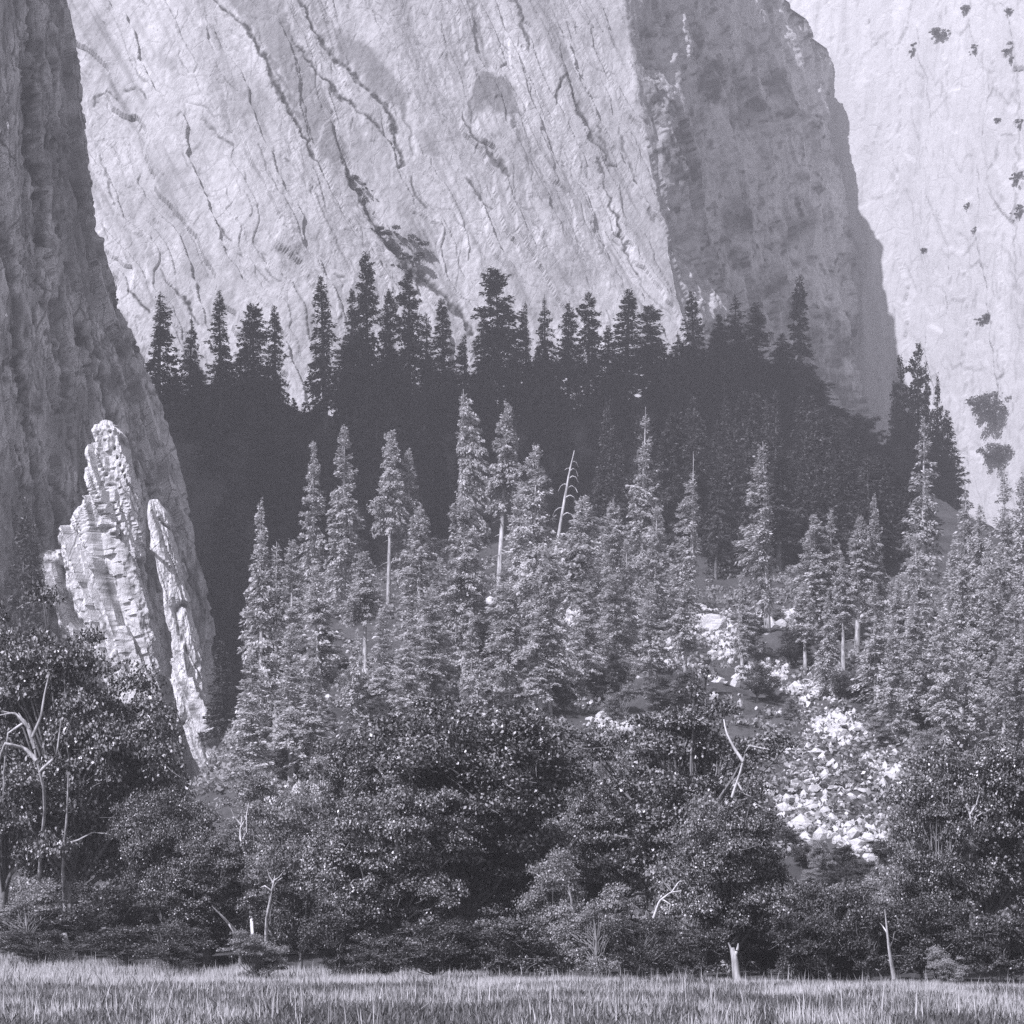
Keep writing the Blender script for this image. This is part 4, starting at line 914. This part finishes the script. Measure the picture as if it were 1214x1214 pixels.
# ------------------------------------------------------------------ loose rubble and low ground cover of the slope
r = np.random.default_rng(77)
def scatter(n, y0, y1, ulim=.225):
    Y = y0 + (y1 - y0) * r.random(n) ** .8; X = r.uniform(-ulim, ulim, n) * Y
    return X, Y
bm = bmesh.new(); bmesh.ops.create_icosphere(bm, subdivisions=1, radius=1); IV = np.array([v.co[:] for v in bm.verts]); IF = np.array([[v.index for v in f.verts] for f in bm.faces]); bm.free()
X, Y = scatter(24000, 152, 330); pn = fbm(X / 16, Y / 26, 61, 3); k = (r.random(len(X)) < sstep(.5, .7, pn) * .8 + .03) & (X > -22); X, Y = X[k], Y[k]; n = len(X)
S = (r.random(n) ** 3 * .75 + .12)[:, None, None] * r.uniform(.6, 1.3, (n, 1, 3)) * r.uniform(.75, 1.25, (n, len(IV), 1))
X2, Y2 = scatter(90000, 152, 330); hx, hy = pxpy(X2, Y2, terrain(X2, Y2)); ELL = [(735, 760, 48, 13), (845, 748, 26, 16), (690, 738, 30, 11), (905, 800, 30, 11), (965, 822, 34, 11), (990, 862, 28, 22), (1040, 914, 28, 17), (540, 796, 28, 13), (730, 858, 28, 9), (820, 948, 26, 22), (780, 775, 30, 10), (870, 770, 26, 12)]
k = np.array([any(((p - a) / c) ** 2 + ((q - b) / d) ** 2 < 1 for a, b, c, d in ELL) or (inside(HEAP, (p, q)) and p * 7.3 % 1 < .3) for p, q in zip(hx + r.normal(0, 5, len(hx)), hy + r.normal(0, 4, len(hx)))])
S2 = (r.random(k.sum()) ** 2 * .5 + .12)[:, None, None] * r.uniform(.6, 1.3, (k.sum(), 1, 3)) * r.uniform(.75, 1.25, (k.sum(), len(IV), 1))
X, Y, S = np.concatenate([X, X2[k]]), np.concatenate([Y, Y2[k]]), np.concatenate([S, S2]); n = len(X)
V = IV[None] * S; V[..., 0] += X[:, None]; V[..., 1] += Y[:, None]; V[..., 2] += terrain(X, Y)[:, None] + .05
tag(obj('talus_rubble', mesh_data('talus_rubble', V.reshape(-1, 3), (IF[None] + (np.arange(n) * len(IV))[:, None, None]).reshape(-1, 3), M_BOULDER)), 'loose pale rubble strewn over the talus slope', 'rubble', kind='stuff')
X, Y = scatter(17000, 112, 420); pn = fbm(X / 12, Y / 20, 67, 3); k = (r.random(len(X)) < sstep(.3, .6, pn)) & (Y > edge_Y(X / Y) + 14); X, Y = X[k], Y[k]; n = len(X)
m = 26; rad = r.uniform(.4, 1.3, n); q = r.normal(0, 1, (n, m, 3)); q /= np.linalg.norm(q, axis=-1, keepdims=True); q[..., 2] = np.abs(q[..., 2]) * .9
A = q * rad[:, None, None] * r.uniform(.55, 1.05, (n, m, 1)); A[..., 0] += X[:, None]; A[..., 1] += Y[:, None]; A[..., 2] += terrain(X, Y)[:, None]
A = A.reshape(-1, 3); nn = q.reshape(-1, 3) * .6 + r.normal(0, .6, (n * m, 3)); U = np.cross(nn, r.normal(0, 1, (n * m, 3))); U /= np.linalg.norm(U, axis=1, keepdims=True); Wd = np.cross(nn, U); Wd /= np.linalg.norm(Wd, axis=1, keepdims=True)
Ls = r.uniform(.14, .34, n * m)[:, None]; V, Q = quads_from(A, U * Ls, Wd * Ls * .6)
tag(obj('ground_cover', mesh_data('ground_cover', V, Q, M_PALEOAK)), 'low scrub and herbs covering the slope between the trees', 'ground cover', kind='stuff')

# ------------------------------------------------------------------ meadow grass
def blades(n, y0, y1, h0, h1, w, lean, clump, mat, name, label, dens=None):
    Y = y0 + (y1 - y0) * r.random(n) ** .8; u = r.uniform(-.235, .235, n)
    k = Y < edge_Y(u) + 2 + (fbm(u * 60, u * 0, 5) - .5) * 5; Y, u = Y[k], u[k]; X = u * Y
    pn = fbm(X / clump, Y / (clump * 2.2), 31, 3)
    k = r.random(len(X)) < (sstep(.3, .6, pn) if dens is None else dens(X, Y, pn)); X, Y, pn = X[k], Y[k], pn[k]; m = len(X)
    X += r.normal(0, .05, m); h = r.uniform(h0, h1, m) * (.6 + .8 * pn); a = r.random(m) * 6.28; ln = r.normal(0, lean, m) * h
    z = terrain(X, Y); dx, dy = np.cos(a) * ln, np.sin(a) * ln; b = r.random(m) * 3.14; wx_, wy_ = np.cos(b) * w * r.uniform(.6, 1.4, m), np.sin(b) * w * .5
    V = np.empty((m, 5, 3))
    V[:, 0] = np.stack([X - wx_, Y - wy_, z], -1); V[:, 1] = np.stack([X + wx_, Y + wy_, z], -1)
    V[:, 2] = np.stack([X + dx * .4 + wx_ * .8, Y + dy * .4 + wy_ * .8, z + h * .6], -1); V[:, 3] = np.stack([X + dx * .4 - wx_ * .8, Y + dy * .4 - wy_ * .8, z + h * .6], -1)
    V[:, 4] = np.stack([X + dx, Y + dy, z + h], -1)
    i = np.arange(m)[:, None] * 5
    T = np.concatenate([i + np.array([[0, 1, 2]]), i + np.array([[0, 2, 3]]), i + np.array([[3, 2, 4]])])
    return tag(obj(name, mesh_data(name, V.reshape(-1, 3), T, mat)), label, 'grass', kind='stuff')
blades(330000, 42, 134, .30, .60, .012, .22, 2.2, M_GRASS, 'meadow_grass', 'tall pale dry meadow grass along the bottom',
       lambda X, Y, p: np.clip(.03 + .38 * sstep(.48, .66, p) + sstep(0, 18, Y - (edge_Y(X / Y) - 30)) * .9, 0, 1))
blades(230000, 42, 95, .18, .55, .028, .5, 1.6, M_WEED, 'meadow_weeds', 'dark leafy weeds in the near meadow')

blades(5000, 46, 134, .6, 1.0, .013, .16, 1.4, M_GRASS, 'seed_stalks', 'scattered taller seed stalks standing above the meadow grass', lambda X, Y, p: .25 + .6 * sstep(.45, .6, p))
blades(9000, 90, 134, .35, .8, .03, .4, 3.5, M_WEED, 'far_weeds', 'dark weed clumps along the back of the meadow', lambda X, Y, p: sstep(.52, .62, p))

# ------------------------------------------------------------------ haze
V = np.array([(x, y, z) for z in (-2.0, 665.0) for y in (-70., 4100.) for x in (-1400., 1400.)])
Fh = np.array([(0, 2, 3, 1), (4, 5, 7, 6), (0, 1, 5, 4), (1, 3, 7, 5), (3, 2, 6, 7), (2, 0, 4, 6)])
mh = bpy.data.materials.new('valley_haze'); mh.use_nodes = True; nt = mh.node_tree; nt.nodes.clear()
pv = nt.nodes.new('ShaderNodeVolumePrincipled'); out = nt.nodes.new('ShaderNodeOutputMaterial'); nt.links.new(pv.outputs[0], out.inputs['Volume'])
pv.inputs['Density'].default_value = .0004; pv.inputs['Color'].default_value = (.9, .9, .92, 1); pv.inputs['Anisotropy'].default_value = .2
hz_ = obj('haze', mesh_data('haze', V, Fh, mh)); tag(hz_, 'thin valley haze', 'haze', kind='stuff')

# ------------------------------------------------------------------ light
TINT = (1.0, .972, 1.12)
w = bpy.data.worlds.new('World'); scene.world = w; w.use_nodes = True; nt = w.node_tree; nt.nodes.clear()
sky = nt.nodes.new('ShaderNodeTexSky'); sky.sky_type = 'NISHITA'; sky.sun_disc = False; sky.sun_elevation = math.radians(EL); sky.sun_rotation = math.radians(180 + AZ)
hs = nt.nodes.new('ShaderNodeHueSaturation'); hs.inputs['Saturation'].default_value = 0.0       # black-and-white film: a grey sky light
mx = nt.nodes.new('ShaderNodeMix'); mx.data_type = 'RGBA'; mx.blend_type = 'MULTIPLY'; mx.inputs['Factor'].default_value = 1; mx.inputs['B'].default_value = TINT + (1,)
bg = nt.nodes.new('ShaderNodeBackground'); bg.inputs['Strength'].default_value = .056; wo = nt.nodes.new('ShaderNodeOutputWorld')
nt.links.new(sky.outputs[0], hs.inputs['Color']); nt.links.new(hs.outputs[0], mx.inputs['A']); nt.links.new(mx.outputs['Result'], bg.inputs['Color']); nt.links.new(bg.outputs[0], wo.inputs['Surface'])
sl = bpy.data.lights.new('sun', 'SUN'); sl.energy = 5.0; sl.angle = math.radians(.53); sl.color = (TINT[0] / 1.12, TINT[1] / 1.12, 1.0)
so = bpy.data.objects.new('sun', sl); col.objects.link(so); so.location = (-200, -200, 300)
d = Vector((math.sin(math.radians(AZ)) * math.cos(math.radians(EL)), math.cos(math.radians(AZ)) * math.cos(math.radians(EL)), -math.sin(math.radians(EL))))
so.rotation_euler = d.to_track_quat('-Z', 'Y').to_euler()

# ------------------------------------------------------------------ camera
cd = bpy.data.cameras.new('camera'); co = bpy.data.objects.new('camera', cd); col.objects.link(co)
cd.sensor_width = 36; cd.lens = F / W * 36; cd.shift_y = (HOR - 607) / W; cd.clip_end = 9000; cd.clip_start = .5
co.location = (0, 0, CAMH); co.rotation_euler = (math.pi / 2, 0, 0); scene.camera = co
scene.view_settings.view_transform = 'Standard'; scene.view_settings.look = 'None'; scene.view_settings.exposure = .92; scene.view_settings.gamma = 1
c = scene.cycles; c.max_bounces = 4; c.diffuse_bounces = 2; c.glossy_bounces = 1; c.transmission_bounces = 1; c.volume_bounces = 0; c.transparent_max_bounces = 4
c.use_denoising = False; c.sample_clamp_indirect = 3
